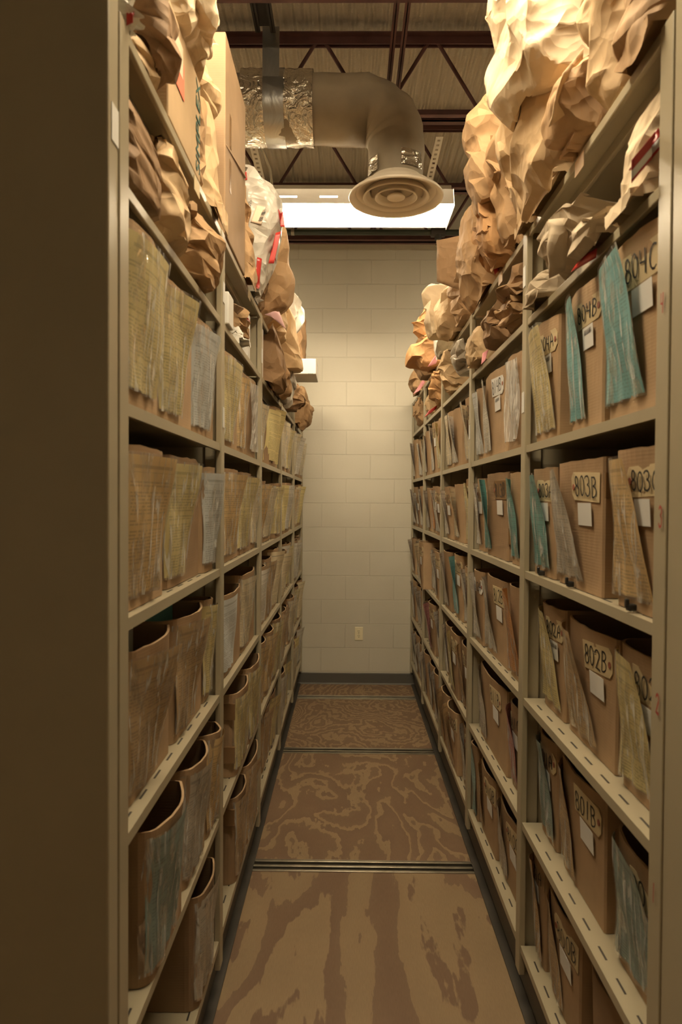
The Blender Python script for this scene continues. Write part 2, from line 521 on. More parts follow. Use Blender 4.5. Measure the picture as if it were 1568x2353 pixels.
# ------------------------------------------------------------------ mesh helpers
class MB:
    def __init__(s):
        s.v, s.f, s.uv = [], [], {}

    def add(s, vs, fs):
        o = len(s.v)
        s.v += [tuple(p) for p in vs]
        s.f += [tuple(i + o for i in f) for f in fs]
        return o

    def box(s, x0, x1, y0, y1, z0, z1, mat=None):
        vs = [Vector((x, y, z)) for x in (x0, x1) for y in (y0, y1) for z in (z0, z1)]
        if mat:
            vs = [mat @ p for p in vs]
        s.add(vs, [(0, 1, 3, 2), (4, 6, 7, 5), (0, 4, 5, 1), (2, 3, 7, 6), (0, 2, 6, 4), (1, 5, 7, 3)])

    def tube(s, pts, r, n=10, caps=True):
        pts = [Vector(p) for p in pts]
        rr = r if isinstance(r, (list, tuple)) else [r] * len(pts)
        rings = []
        up = None
        for i, p in enumerate(pts):
            t = (pts[min(i + 1, len(pts) - 1)] - pts[max(i - 1, 0)]).normalized()
            if up is None:
                up = Vector((0, 0, 1)) if abs(t.z) < 0.9 else Vector((0, 1, 0))
            a = t.cross(up)
            if a.length < 1e-4:
                a = t.cross(Vector((1, 0, 0)))
            a.normalize()
            b = a.cross(t).normalized()
            up = b
            rings.append([p + (a * math.cos(2 * PI * k / n) + b * math.sin(2 * PI * k / n)) * rr[i] for k in range(n)])
        o = s.add([q for ring in rings for q in ring], [])
        for i in range(len(rings) - 1):
            for k in range(n):
                k2 = (k + 1) % n
                s.f.append((o + i * n + k, o + i * n + k2, o + (i + 1) * n + k2, o + (i + 1) * n + k))
        if caps:
            s.f.append(tuple(o + k for k in range(n)))
            s.f.append(tuple(o + (len(rings) - 1) * n + k for k in reversed(range(n))))

    def lathe(s, prof, cx, cy, n=48):
        o = s.add([(cx + r * math.cos(2 * PI * k / n), cy + r * math.sin(2 * PI * k / n), z) for r, z in prof for k in range(n)], [])
        for i in range(len(prof) - 1):
            for k in range(n):
                k2 = (k + 1) % n
                s.f.append((o + i * n + k, o + i * n + k2, o + (i + 1) * n + k2, o + (i + 1) * n + k))

    def build(s, name, mat, parent=None, smooth=False, bevel=0.0, loc=None, rotz=None):
        me = bpy.data.meshes.new(name)
        me.from_pydata(s.v, [], s.f)
        me.update()
        if mat:
            me.materials.append(mat)
        if smooth:
            me.polygons.foreach_set('use_smooth', [True] * len(me.polygons))
        o = bpy.data.objects.new(name, me)
        COL.objects.link(o)
        if parent:
            o.parent = parent
        if loc is not None:
            o.location = loc
        if rotz is not None:
            o.rotation_euler = (0, 0, rotz)
        if bevel:
            md = o.modifiers.new('bevel', 'BEVEL')
            md.width = bevel
            md.segments = 2
            md.limit_method = 'ANGLE'
        return o


def fix_normals(o):
    bm = bmesh.new()
    bm.from_mesh(o.data)
    bmesh.ops.recalc_face_normals(bm, faces=bm.faces)
    bm.to_mesh(o.data)
    bm.free()
    return o


def tagit(o, label, cat, group=None, kind=None):
    o['label'] = label
    o['category'] = cat
    if group:
        o['group'] = group
    if kind:
        o['kind'] = kind
    return o


def struct(o):
    o['kind'] = 'structure'
    return o


def empty(name, loc, rotz=0.0):
    o = bpy.data.objects.new(name, None)
    COL.objects.link(o)
    o.location = loc
    o.rotation_euler = (0, 0, rotz)
    o.empty_display_size = 0.05
    return o


def grid_obj(name, mat, parent, nu, nv, fn, thick=0.0, smooth=True):
    """a sheet: fn(u, v) -> point, u and v in 0..1; carries a UV map"""
    me = bpy.data.meshes.new(name)
    vs = [tuple(fn(i / nu, j / nv)) for j in range(nv + 1) for i in range(nu + 1)]
    fs = [(j * (nu + 1) + i, j * (nu + 1) + i + 1, (j + 1) * (nu + 1) + i + 1, (j + 1) * (nu + 1) + i) for j in range(nv) for i in range(nu)]
    me.from_pydata(vs, [], fs)
    uvl = me.uv_layers.new(name='UVMap')
    for p in me.polygons:
        for li, vi in zip(p.loop_indices, p.vertices):
            uvl.data[li].uv = ((vi % (nu + 1)) / nu, (vi // (nu + 1)) / nv)
    if mat:
        me.materials.append(mat)
    if smooth:
        me.polygons.foreach_set('use_smooth', [True] * len(me.polygons))
    o = bpy.data.objects.new(name, me)
    COL.objects.link(o)
    if parent:
        o.parent = parent
    if thick:
        md = o.modifiers.new('solid', 'SOLIDIFY')
        md.thickness = thick
        md.offset = 0
    return o


# hand-lettered strokes, each glyph in a box 0.62 wide and 1 tall
def arc(cx, cy, rx, ry, a0, a1, n=12):
    return [(cx + rx * math.cos(math.radians(a0 + (a1 - a0) * i / n)), cy + ry * math.sin(math.radians(a0 + (a1 - a0) * i / n))) for i in range(n + 1)]


GLYPH = {
    '0': [arc(0.3, 0.5, 0.24, 0.48, 90, 460, 18)],
    '1': [[(0.3, 1.0), (0.28, 0.0)]],
    '2': [arc(0.28, 0.74, 0.24, 0.24, 170, -30, 10) + [(0.05, 0.04), (0.3, 0.07), (0.58, 0.03)]],
    '3': [arc(0.26, 0.76, 0.24, 0.22, 160, -90, 10) + arc(0.27, 0.27, 0.27, 0.27, 90, -160, 12)],
    '4': [[(0.1, 1.0), (0.06, 0.5), (0.5, 0.46)], [(0.48, 1.0), (0.44, 0.0)]],
    '8': [arc(0.3, 0.75, 0.19, 0.23, 40, 270, 10) + arc(0.3, 0.26, 0.24, 0.26, 90, -270, 16) + arc(0.3, 0.75, 0.19, 0.23, -90, 60, 8)],
    'A': [[(0.04, 0.0), (0.16, 0.75), (0.34, 1.0), (0.48, 0.7), (0.52, 0.0)], [(0.1, 0.42), (0.5, 0.44)]],
    'B': [[(0.1, 1.0), (0.09, 0.0)], [(0.06, 0.97)] + arc(0.2, 0.76, 0.28, 0.22, 80, -90, 9) + arc(0.2, 0.27, 0.34, 0.27, 90, -95, 10) + [(0.07, 0.02)]],
    'C': [arc(0.36, 0.5, 0.3, 0.48, 60, 310, 14)],
}


def lettering(txt, h, w, name, mat, parent, to_pt, seed=0):
    """pen strokes as ribbons; to_pt(x, z) -> local point"""
    rnd = random.Random(seed)
    mb = MB()
    x0 = -0.5 * 0.66 * h * len(txt)
    for ch in txt:
        dz = rnd.uniform(-0.06, 0.06) * h
        sl = rnd.uniform(-0.06, 0.10)
        for st in GLYPH.get(ch, []):
            pts = [Vector((x0 + (px + sl * py) * h * 0.95, (py - 0.5) * h * rnd.uniform(0.97, 1.03) + dz)) for px, py in st]
            L, Rr = [], []
            for i, p in enumerate(pts):
                t = pts[min(i + 1, len(pts) - 1)] - pts[max(i - 1, 0)]
                t = t.normalized() if t.length > 1e-9 else Vector((1, 0))
                nrm = Vector((-t.y, t.x)) * (w * 0.5 * rnd.uniform(0.8, 1.15))
                L.append(p + nrm)
                Rr.append(p - nrm)
            o = mb.add([to_pt(p.x, p.y) for q in zip(L, Rr) for p in q], [])
            for i in range(len(pts) - 1):
                mb.f.append((o + 2 * i, o + 2 * i + 1, o + 2 * i + 3, o + 2 * i + 2))
        x0 += 0.66 * h
    return mb.build(name, mat, parent)


# ------------------------------------------------------------------ the setting
def build_setting():
    rails = [1.52, 2.863, 4.190, 5.330]
    edges = [-2.5, 1.52, 2.863, 4.190, 5.330, YWALL + 0.05]
    specs = [(9, 2.6, 0.7, 5, 0.45), (4, 3.4, 0.9, 5.5, 0.46), (2.3, 3.2, 1.5, 10, 0.26), (7.2, 2.4, 1.7, 22, 0.42), (3, 3, 2, 14, 0.35)]
    for i in range(5):
        mb = MB()
        y0, y1 = edges[i] + 0.045, edges[i + 1] - 0.045
        mb.box(-3.4, 3.4, y0, y1, -0.06, 0.0)
        o = mb.build('floor' if i == 0 else 'floor_panel', ply_mat('plywood_figure_%d' % i, *specs[i]))
        struct(o)
    mb = MB()
    mb.box(-3.4, 3.4, -2.5, YWALL + 0.05, -0.12, -0.055)
    struct(mb.build('floor_slab', M['rail_gap']))
    for i, y in enumerate(rails):
        t = empty('floor_rail', (0, y, 0))
        tagit(t, ['steel floor rail nearest the camera, below the picture', 'wide steel floor rail crossing the aisle nearest the viewer',
                  'steel floor rail crossing the aisle between the two swirled plywood sheets', 'farthest steel floor rail crossing the aisle near the block wall'][i],
              'floor rail', 'steel rails crossing the aisle floor')
        for a, b_, z in ((-0.045, -0.030, 0.004), (-0.004, 0.012, 0.001), (0.026, 0.045, 0.006)):
            q = MB()
            q.box(-3.4, 3.4, a, b_, -0.054, z)
            q.build('rail_flange', M['rail'], t, bevel=0.002)
        q = MB()
        q.box(-3.4, 3.4, -0.030, 0.026, -0.054, -0.02)
        q.build('rail_channel', M['rail_gap'], t)
    # walls and ceiling
    for nm, b, mt in (('wall_back', (-3.5, 3.5, YWALL, YWALL + 0.2, -0.1, CEIL + 0.1), M['wall']),
                      ('wall_left', (-3.6, -3.4, -2.6, YWALL + 0.2, -0.1, CEIL + 0.1), M['plain_wall']),
                      ('wall_right', (3.4, 3.6, -2.6, YWALL + 0.2, -0.1, CEIL + 0.1), M['plain_wall']),
                      ('wall_front', (-3.6, 3.6, -2.7, -2.5, -0.1, CEIL + 0.1), M['plain_wall']),
                      ('ceiling', (-3.6, 3.6, -2.7, YWALL + 0.2, CEIL, CEIL + 0.1), M['ceil'])):
        q = MB()
        q.box(*b)
        struct(q.build(nm, mt))
    q = MB()
    q.add([(x, YWALL - t, z) for x in (-3.4, 3.4) for t, z in ((0.0, 0.0), (0.018, 0.0), (0.012, 0.012), (0.008, 0.088), (0.0, 0.094))],
          [(0, 1, 6, 5), (1, 2, 7, 6), (2, 3, 8, 7), (3, 4, 9, 8), (0, 4, 3, 2, 1), (5, 6, 7, 8, 9)])
    struct(q.build('baseboard_back', M['base']))
    # outlet
    c = at(825, 1456, YWALL)
    t = empty('wall_outlet', (c.x, YWALL, c.z))
    tagit(t, 'ivory duplex electrical outlet on the block wall near the floor', 'outlet')
    q = MB()
    q.box(-0.0345, 0.0345, -0.006, 0.0, -0.056, 0.056)
    q.build('cover_plate', M['ivory'], t, bevel=0.003)
    for dz in (0.02, -0.02):
        q = MB()
        q.tube([(0, -0.0055, dz), (0, -0.0085, dz)], 0.0165, 20)
        rc = q.build('receptacle', M['ivory'], t)
        q = MB()
        for sx in (-0.006, 0.006):
            q.box(sx - 0.0012, sx + 0.0012, -0.0092, -0.008, dz + 0.001, dz + 0.009)
        q.tube([(0, -0.0092, dz - 0.008), (0, -0.008, dz - 0.008)], 0.0028, 10)
        q.build('slots', M['slot'], rc)
    q = MB()
    q.tube([(0, -0.0055, 0), (0, -0.0075, 0)], 0.003, 10)
    q.build('screw', M['rail'], t)


# ------------------------------------------------------------------ mobile shelving racks
def build_rack(side):
    s = 1 if side == 'R' else -1
    xf = XR if side == 'R' else XL

    def X(d):                                       # depth behind the face -> world x, in order
        return sorted((xf + s * d[0], xf + s * d[1]))
    t = empty('shelving_rack', (xf, 0, 0))
    tagit(t, 'putty coloured mobile shelving rack full of file boxes on the %s side of the aisle' % ('right' if side == 'R' else 'left'), 'shelving rack',
          'mobile shelving racks')

    def part(name, boxes, mat, bevel=0.0):
        q = MB()
        for d0, d1, y0, y1, z0, z1 in boxes:
            a, b = X((d0, d1))
            q.box(a - xf, b - xf, y0, y1, z0, z1)
        return q.build(name, mat, t, bevel=bevel)
    yend = Y0 + 5 * BAY
    # uprights: a front post, a rear post and a sheet between
    for i in range(6):
        y = Y0 + i * BAY
        y = min(y, YWALL - 0.03)
        p = part('upright', [(-0.004, 0.014, y - 0.024, y + 0.024, 0.115, SH[1] - 0.002), (0.012, 0.05, y - 0.010, y + 0.010, 0.115, SH[1] - 0.024),
                             (RDEPTH - 0.04, RDEPTH, y - 0.02, y + 0.02, 0.115, SH[1] - 0.024), (0.05, RDEPTH - 0.04, y - 0.003, y + 0.003, 0.2, SH[1] - 0.06)],
                 M['rack'], bevel=0.0025)
        for k in ((4, 3) if i in (1, 2) else ()):
            q = MB()
            z = SH[k - 1] + (0.10 if side == 'R' else 0.05)
            a, b = X((-0.0055, -0.0045))
            q.box(a - xf, b - xf, y - 0.012, y + 0.016, z, z + 0.062)
            q.build('row_sticker', M['label'], p)
    for k, z in SH.items():
        for i in range(5):
            ya, yb = Y0 + i * BAY + 0.024, min(Y0 + (i + 1) * BAY, YWALL - 0.03) - 0.024
            bx = [(0.010, RDEPTH, ya, yb, z - 0.012, z - 0.0006), (0.0, 0.0105, ya, yb, z - 0.022, z), (RDEPTH - 0.012, RDEPTH, ya, yb, z - 0.022, z - 0.0006)]
            if k <= 2:
                bx.append((0.05, 0.062, ya, yb, z - 0.036, z - 0.011))
            nb = len(bx)
            y = ya + 0.05
            while k >= 3 and y < yb - 0.06:              # divider slots punched along the front of the shelf
                bx.append((0.020, 0.0245, y, y + 0.045, z - 0.003, z - 0.0001))
                y += 0.10
            sh = part('shelf', bx, M['rack'], bevel=0.0022 if k < 3 else 0.0)
            if k >= 3:
                sh.data.materials.append(M['slot'])
                for p in sh.data.polygons:
                    p.material_index = 1 if p.index >= nb * 6 else 0
            if k == 1 and i in (0, 1):
                q = MB()
                ym = (1.60 if i == 0 else 2.42) if side == 'R' else (1.72 if i == 0 else 2.62)
                a, b = X((-0.002, -0.0005))
                q.box(a - xf, b - xf, ym - 0.03, ym + 0.03, z - 0.045, z - 0.010)
                q.build('label_holder', M['cream'] if side == 'R' else M['tag'], sh)
    part('back_panel', [(RDEPTH, RDEPTH + 0.01, Y0, yend - 0.03, 0.12, SH[1] - 0.02)], M['rack'])
    part('carriage', [(0.03, 0.09, Y0 - 0.05, yend - 0.04, 0.03, 0.115), (RDEPTH - 0.06, RDEPTH, Y0 - 0.05, yend - 0.04, 0.03, 0.115),
                      (0.02, RDEPTH, Y0 - 0.03, yend - 0.04, 0.100, 0.14)], M['rack_dark'])
    for i, yy in enumerate((1.52, 2.863, 4.19, 5.33)):
        for d in (0.2, 0.4):
            q = MB()
            q.tube([(s * d, yy - 0.012, 0.05), (s * d, yy + 0.012, 0.05)], 0.048, 20)
            q.build('wheel', M['rack_dark'], t)
    # end panel facing the viewer
    y0, y1 = (1.055, 1.136) if side == 'R' else (1.088, 1.136)
    ep = part('end_panel', [(-0.002, 0.95, y0, y1, 0.06, SH[1] + 0.02)], M['rack'], bevel=0.004)
    if side == 'L':
        q = MB()
        a, b = X((-0.0035, -0.0022))
        c1, c2 = on_x(252, 200, XL), on_x(277, 245, XL)
        q.box(a - xf, b - xf, y0 + 0.012, y1 - 0.004, 2.13, 2.19)
        q.build('paper_label', M['white_card'], ep)
    else:
        for dig, px, py in (('3', 1526, 1186), ('2', 1519, 1622), ('4', 1530, 690), ('1', 1510, 2060)):
            c = on_x(px, py, XR - 0.007)
            lettering(dig, 0.035, 0.005, 'row_number', M['redink'], ep, lambda x, z, c=c: (c.x - xf, c.y + 0.012 - x * 0.6, c.z + z), 3)
    # thin dark strip on the floor under the rack's edge with its bolts
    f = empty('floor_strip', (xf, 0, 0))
    tagit(f, 'thin dark strip along the floor at the foot of the %s rack' % ('right' if side == 'R' else 'left'), 'floor strip', 'dark floor strips')
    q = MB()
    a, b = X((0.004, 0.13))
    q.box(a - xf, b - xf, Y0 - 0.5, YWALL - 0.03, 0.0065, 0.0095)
    q.build('dark_strip', M['strip'], f)
    for yy in (1.72, 1.90, 2.08, 3.03, 3.12, 3.22, 3.32, 5.22, 5.34, 5.46):
        q = MB()
        q.tube([(s * 0.062, yy, 0.0095), (s * 0.062, yy, 0.016)], 0.009, 8)
        q.build('bolt', M['rack_dark'], f)


# ------------------------------------------------------------------ file boxes
ROWNAME = {3: 'third shelf down', 4: 'fourth shelf down', 5: 'fifth shelf down', 6: 'second shelf up', 7: 'lowest shelf'}
BAYNAME = ['nearest bay', 'second bay', 'third bay', 'fourth bay', 'last bay']
POSNAME = ['near end', 'middle', 'far end']


def carton_mesh(w, d, h, bulge, rad, th, rnd, open_top=True, wob=0.004):
    outline = []
    for i in range(6):
        a = PI + (PI / 2) * i / 5
        outline.append((-w / 2 + rad + rad * math.cos(a), rad + rad * math.sin(a), 'f'))
    nf = 9
    for i in range(1, nf):
        outline.append((-w / 2 + rad + (w - rad - 0.006) * i / nf, 0.0, 'f'))
    outline += [(w / 2 - 0.004, 0.0, 'f'), (w / 2, 0.005, 's')]
    outline += [(w / 2, d * k / 4, 's') for k in (1, 2, 3, 4)]
    outline += [(w / 2 - w * k / 4, d, 'b') for k in (1, 2, 3, 4)]
    outline += [(-w / 2, d - (d - rad) * k / 4, 's') for k in (1, 2, 3)]
    n = len(outline)
    levels = [0, 0.02, 0.25, 0.5, 0.75, 0.9, 1.0]
    ph = rnd.uniform(0, 6)
    lean = rnd.uniform(-0.004, 0.004)

    def pt(x, y, kind, t, inset, k):
        xx, yy = x, y
        s = (x + w / 2) / w
        if kind in 'f':
            yy -= bulge * t ** 1.5 * math.sin(PI * min(1, max(0, s))) * (1 if y < 0.5 * rad + 1e-6 else 0.6)
        elif kind == 's':
            xx += math.copysign(0.0045 * t * math.sin(PI * min(1, y / d)), x)
        if inset:
            xx *= (w / 2 - inset) / (w / 2)
            yy = inset + yy * (d - 2 * inset) / d
        z = h * t
        if t > 0.95:
            z += wob * mnoise.noise(Vector((xx * 28 + ph * 9, yy * 28, ph)))
        return (xx + lean * t, yy, z)
    mb = MB()
    for t in levels:
        mb.add([pt(*p, t, 0, k) for k, p in enumerate(outline)], [])
    for t in reversed(levels[1:]):
        mb.add([pt(*p, t, th, k) for k, p in enumerate(outline)], [])
    L = len(levels) * 2 - 1
    for j in range(L - 1):
        for k in range(n):
            k2 = (k + 1) % n
            mb.f.append((j * n + k, j * n + k2, (j + 1) * n + k2, (j + 1) * n + k))
    mb.f.append(tuple(reversed(range(n))))
    mb.f.append(tuple((L - 1) * n + k for k in range(n)))
    return mb


SEEN_LABEL = set()


def uniq(l):
    assert l not in SEEN_LABEL, l
    assert 4 <= len(l.replace('-', ' ').split()) <= 17, (l, len(l.split()))
    SEEN_LABEL.add(l)
    return l


def file_box(side, row, bay, pos, ya, yb, setback=0.03, h=0.30, tagtxt=None, form='yellow', ws=0.15, so=0.05, film=True, label=True, tape=0,
             mat=0, bulge=0.018, rad=0.035, clip=False, hs=None, form_drop=0.03, desc=None, writing=True, depth=0.38, tagx=0.17, front_clear=False, barcode=False,
             tagpaper=None):
    s = 1 if side == 'R' else -1
    rnd = random.Random(hash((side, row, bay, pos)) % 100000 if False else (row * 1000 + bay * 100 + pos * 10 + (5 if s > 0 else 0)))
    xf = (XR if s > 0 else XL) + s * setback
    w = yb - ya
    rot = -PI / 2 if s > 0 else PI / 2
    mb = carton_mesh(w, depth, h, bulge, min(rad, w * 0.3), 0.0045, rnd)
    o = mb.build('file_box', CARTON[mat], smooth=False, loc=(xf, (ya + yb) / 2, SH[row] + 0.001), rotz=rot)
    sd = 'right' if s > 0 else 'left'
    adj = desc or 'cardboard'
    pw = POSNAME[pos] if isinstance(pos, int) else pos
    if tagtxt:
        lab = '%s box tagged %s%s on the %s rack' % (adj, tagtxt, ' with %s sheet' % FORM_WORD[form] if form else '', sd)
    else:
        lab = '%s box%s, %s of %s, %s, %s rack' % (adj, ' with %s sheet' % FORM_WORD[form] if form else '', pw, BAYNAME[bay], ROWNAME[row], sd)
    tagit(o, uniq(lab), 'box', 'cardboard file boxes on the %s rack' % sd)

    BOXES[(side, row, bay, pos)] = (o, w, depth, h)

    def fy(x, z):                                   # front surface, local y
        t = max(0, min(1, z / h))
        sx = min(1, max(0, (x + w / 2) / w))
        y = -bulge * t ** 1.5 * math.sin(PI * sx)
        r = min(rad, w * 0.3)
        if x < -w / 2 + r:
            dx = (-w / 2 + r) - x
            y = y * 0.6 + r - math.sqrt(max(0, r * r - dx * dx))
        return y
    hh = hs or (h - 0.035)
    if form:
        wsx = min(ws if s < 0 else ws * 1.28, w * 0.97)
        x0 = -w / 2 + 0.004
        z0 = h - hs - 0.015 if hs else 0.022
        tilt = rnd.uniform(-0.012, 0.014)
        k1, k2 = rnd.uniform(0, 6), rnd.uniform(0, 6)

        def sheet(off, inset):
            def fn(u, v):
                uu = inset + u * (1 - 2 * inset)
                vv = inset * 0.6 + v * (1 - 1.2 * inset)
                xw = wsx * ((1 - 0.10 * (1 - vv)) if s < 0 else (1 - (0.14 if row == 3 else 0.34) * vv))
                x = x0 + uu * xw + tilt * (1 - vv)
                z = z0 + vv * hh
                stand = 0.005 + (so * 0.7 * uu ** 1.4 * (0.12 + 0.88 * vv ** 1.1) if s < 0 else so * 0.6 * vv * (0.55 + 0.45 * uu))
                fan = (1 - vv) ** 1.5 * 0.004 * math.sin(k1 + uu * 19 + (1 - vv) * 3) + 0.0025 * math.sin(k2 + uu * 5 + vv * 7)
                return (x, fy(min(x, w / 2), z) - stand - fan - off, z)
            return fn
        if film:
            sl = grid_obj('document_sleeve', M['film'], o, 16, 14, sheet(0.0022, 0.0))
            grid_obj('form_sheet', FORM[form], sl, 12, 12, sheet(0.0, form_drop))
        else:
            grid_obj('form_sheet', FORM[form], o, 12, 12, sheet(0.0, 0.0))
    if front_clear:
        def fnc(u, v):
            x = -w / 2 + w * (0.15 + 0.75 * u)
            z = 0.03 + v * (h - 0.05)
            return (x, fy(x, z) - 0.012 - 0.01 * math.sin(u * 9 + v * 4) * (1 - 0.5 * v), z)
        grid_obj('clear_bag', M['film_milky'], o, 14, 12, fnc)
    if tagtxt:
        tw, thh = 0.150, 0.066
        if w < 0.24:
            tw, thh = 0.12, 0.058
        cx = min(w * tagx + 0.02, w / 2 - tw / 2 - 0.004)
        cz = h - 0.062
        y_ = lambda x, z: fy(x, z) - 0.0015
        flip = 1 if side == 'R' and row in (3, 5, 6) else -1
        pts = [(-tw / 2, -thh / 2), (tw / 2, -thh / 2), (tw / 2, thh / 2), (-tw / 2, thh / 2)]
        c = 0.014
        out = [(-tw / 2, -thh / 2), (tw / 2 - c, -thh / 2), (tw / 2, -thh / 2 + c), (tw / 2, thh / 2 - c), (tw / 2 - c, thh / 2), (-tw / 2, thh / 2)]
        if flip < 0:
            out = [(-a, b) for a, b in reversed(out)]
        rt = rnd.uniform(-0.05, 0.05)
        out = [(a * math.cos(rt) - b * math.sin(rt), a * math.sin(rt) + b * math.cos(rt)) for a, b in out]
        q = MB()
        q.add([(cx + a, y_(cx + a, cz + b) - e, cz + b) for e in (0.0, 0.0012) for a, b in out],
              [tuple(range(6, 12)), tuple(reversed(range(6)))] + [(i, (i + 1) % 6, 6 + (i + 1) % 6, 6 + i) for i in range(6)])
        tg = q.build('manila_tag', tagpaper or M['tag'], o)
        if writing:
            th_ = 0.046 if tw > 0.13 else 0.037
            lettering(tagtxt, th_, 0.0041, 'handwritten_number', M['ink'], tg,
                      lambda x, z: (cx + x - flip * 0.008, y_(cx + x, cz + z) - 0.0018, cz + z), row * 31 + bay * 7 + pos)
        q = MB()
        ex = cx + flip * (tw / 2 - 0.012)
        q.tube([(ex, y_(ex, cz) - 0.001, cz), (ex, y_(ex, cz) - 0.0021, cz)], 0.0075, 14)
        q.build('fibre_ring', M['eyelet'], tg)
        if label:
            lw, lh = (0.088, 0.052) if w > 0.24 else (0.066, 0.05)
            lx, lz = cx - 0.004, cz - thh / 2 - lh / 2 - 0.004
            q = MB()
            q.add([(lx + a * lw / 2, y_(lx, lz + b * lh / 2) - 0.0008 - e, lz + b * lh / 2) for e in (0, 0.0008) for a, b in ((-1, -1), (1, -1), (1, 1), (-1, 1))],
                  [(4, 5, 6, 7), (3, 2, 1, 0), (0, 1, 5, 4), (1, 2, 6, 5), (2, 3, 7, 6), (3, 0, 4, 7)])
            lb = q.build('white_label', M['label'], o)
            if barcode:
                q = MB()
                x = lx - lw * 0.32
                while x < lx + lw * 0.34:
                    bw = rnd.choice((0.0012, 0.002, 0.003))
                    yy = y_(lx, lz + lh * 0.2) - 0.0021
                    q.add([(x, yy, lz + lh * 0.14), (x + bw, yy, lz + lh * 0.14), (x + bw, yy, lz + lh * 0.40), (x, yy, lz + lh * 0.40)], [(0, 1, 2, 3)])
                    x += bw + rnd.choice((0.0012, 0.0022, 0.003))
                q.build('barcode', M['ink'], lb)
    for k in range(tape):
        q = MB()
        zc = h * (0.80 if k == 0 else 0.28)
        sx = w / 2 if s > 0 else -w / 2
        e = 0.0075 if s > 0 else -0.0075
        q.box(min(sx, sx + e), max(sx, sx + e), 0.002, depth * 0.7, zc - 0.028, zc + 0.028)
        q.build('packing_tape', M['tape'], o)
    if clip:
        q = MB()
        cx = -w / 2 + ws * 0.8
        q.box(cx - 0.009, cx + 0.009, -0.020, -0.004, 0.002, 0.016)
        q.box(cx - 0.006, cx + 0.006, -0.024, -0.017, 0.008, 0.026)
        q.build('binder_clip', M['clip'], o, bevel=0.003)
    return o


def ypx(side, row, px, setback):
    X = (XR + setback) if side == 'R' else (XL - setback)
    return on_x(px, ROWPY[row], X).y


def px_box(side, row, bay, pos, xa, xb, setback=0.03, **kw):
    """a box between two pixel columns of its shelf front"""
    ya, yb = sorted((ypx(side, row, xa, setback), ypx(side, row, xb, setback)))
    return ya, yb, dict(side=side, row=row, bay=bay, pos=pos, setback=setback, **kw)


def place_row(specs):
    """keep neighbours on one shelf apart"""
    specs = sorted(specs, key=lambda t: t[0])
    last = -9
    for ya, yb, kw in specs:
        lo, hi = Y0 + kw['bay'] * BAY + 0.034, min(Y0 + (kw['bay'] + 1) * BAY, YWALL - 0.03) - 0.034
        ya, yb = max(ya, last + 0.015, lo), min(yb, hi)
        if yb - ya < 0.07:
            continue
        last = yb
        file_box(ya=ya, yb=yb, **kw)


BOXES = {}


def files_in(key, kinds, label, h=0.30, seed=1):
    """folders and papers standing in an open box, parallel to its front"""
    if key not in BOXES:
        return
    rnd = random.Random(seed)
    bx, w, d, hb = BOXES[key]
    m = Matrix.Translation(bx.location) @ Matrix.Rotation(bx.rotation_euler.z, 4, 'Z')
    for i, k in enumerate(kinds):
        q = MB()
        hw = w / 2 - 0.035
        hh = h + rnd.uniform(-0.02, 0.015)
        yy = 0.075 + i * 0.020
        tl = Matrix.Translation((0, yy, 0.012)) @ Matrix.Rotation(rnd.uniform(-0.02, 0.0), 4, 'X')
        tl = m @ tl
        q.box(-hw, hw, -0.0025, 0.0025, 0, hh, Matrix.Rotation(bx.rotation_euler.z, 4, 'Z'))
        o = q.build('file_folder', M[k], loc=tl.to_translation())
        tagit(o, label, 'folder', label)


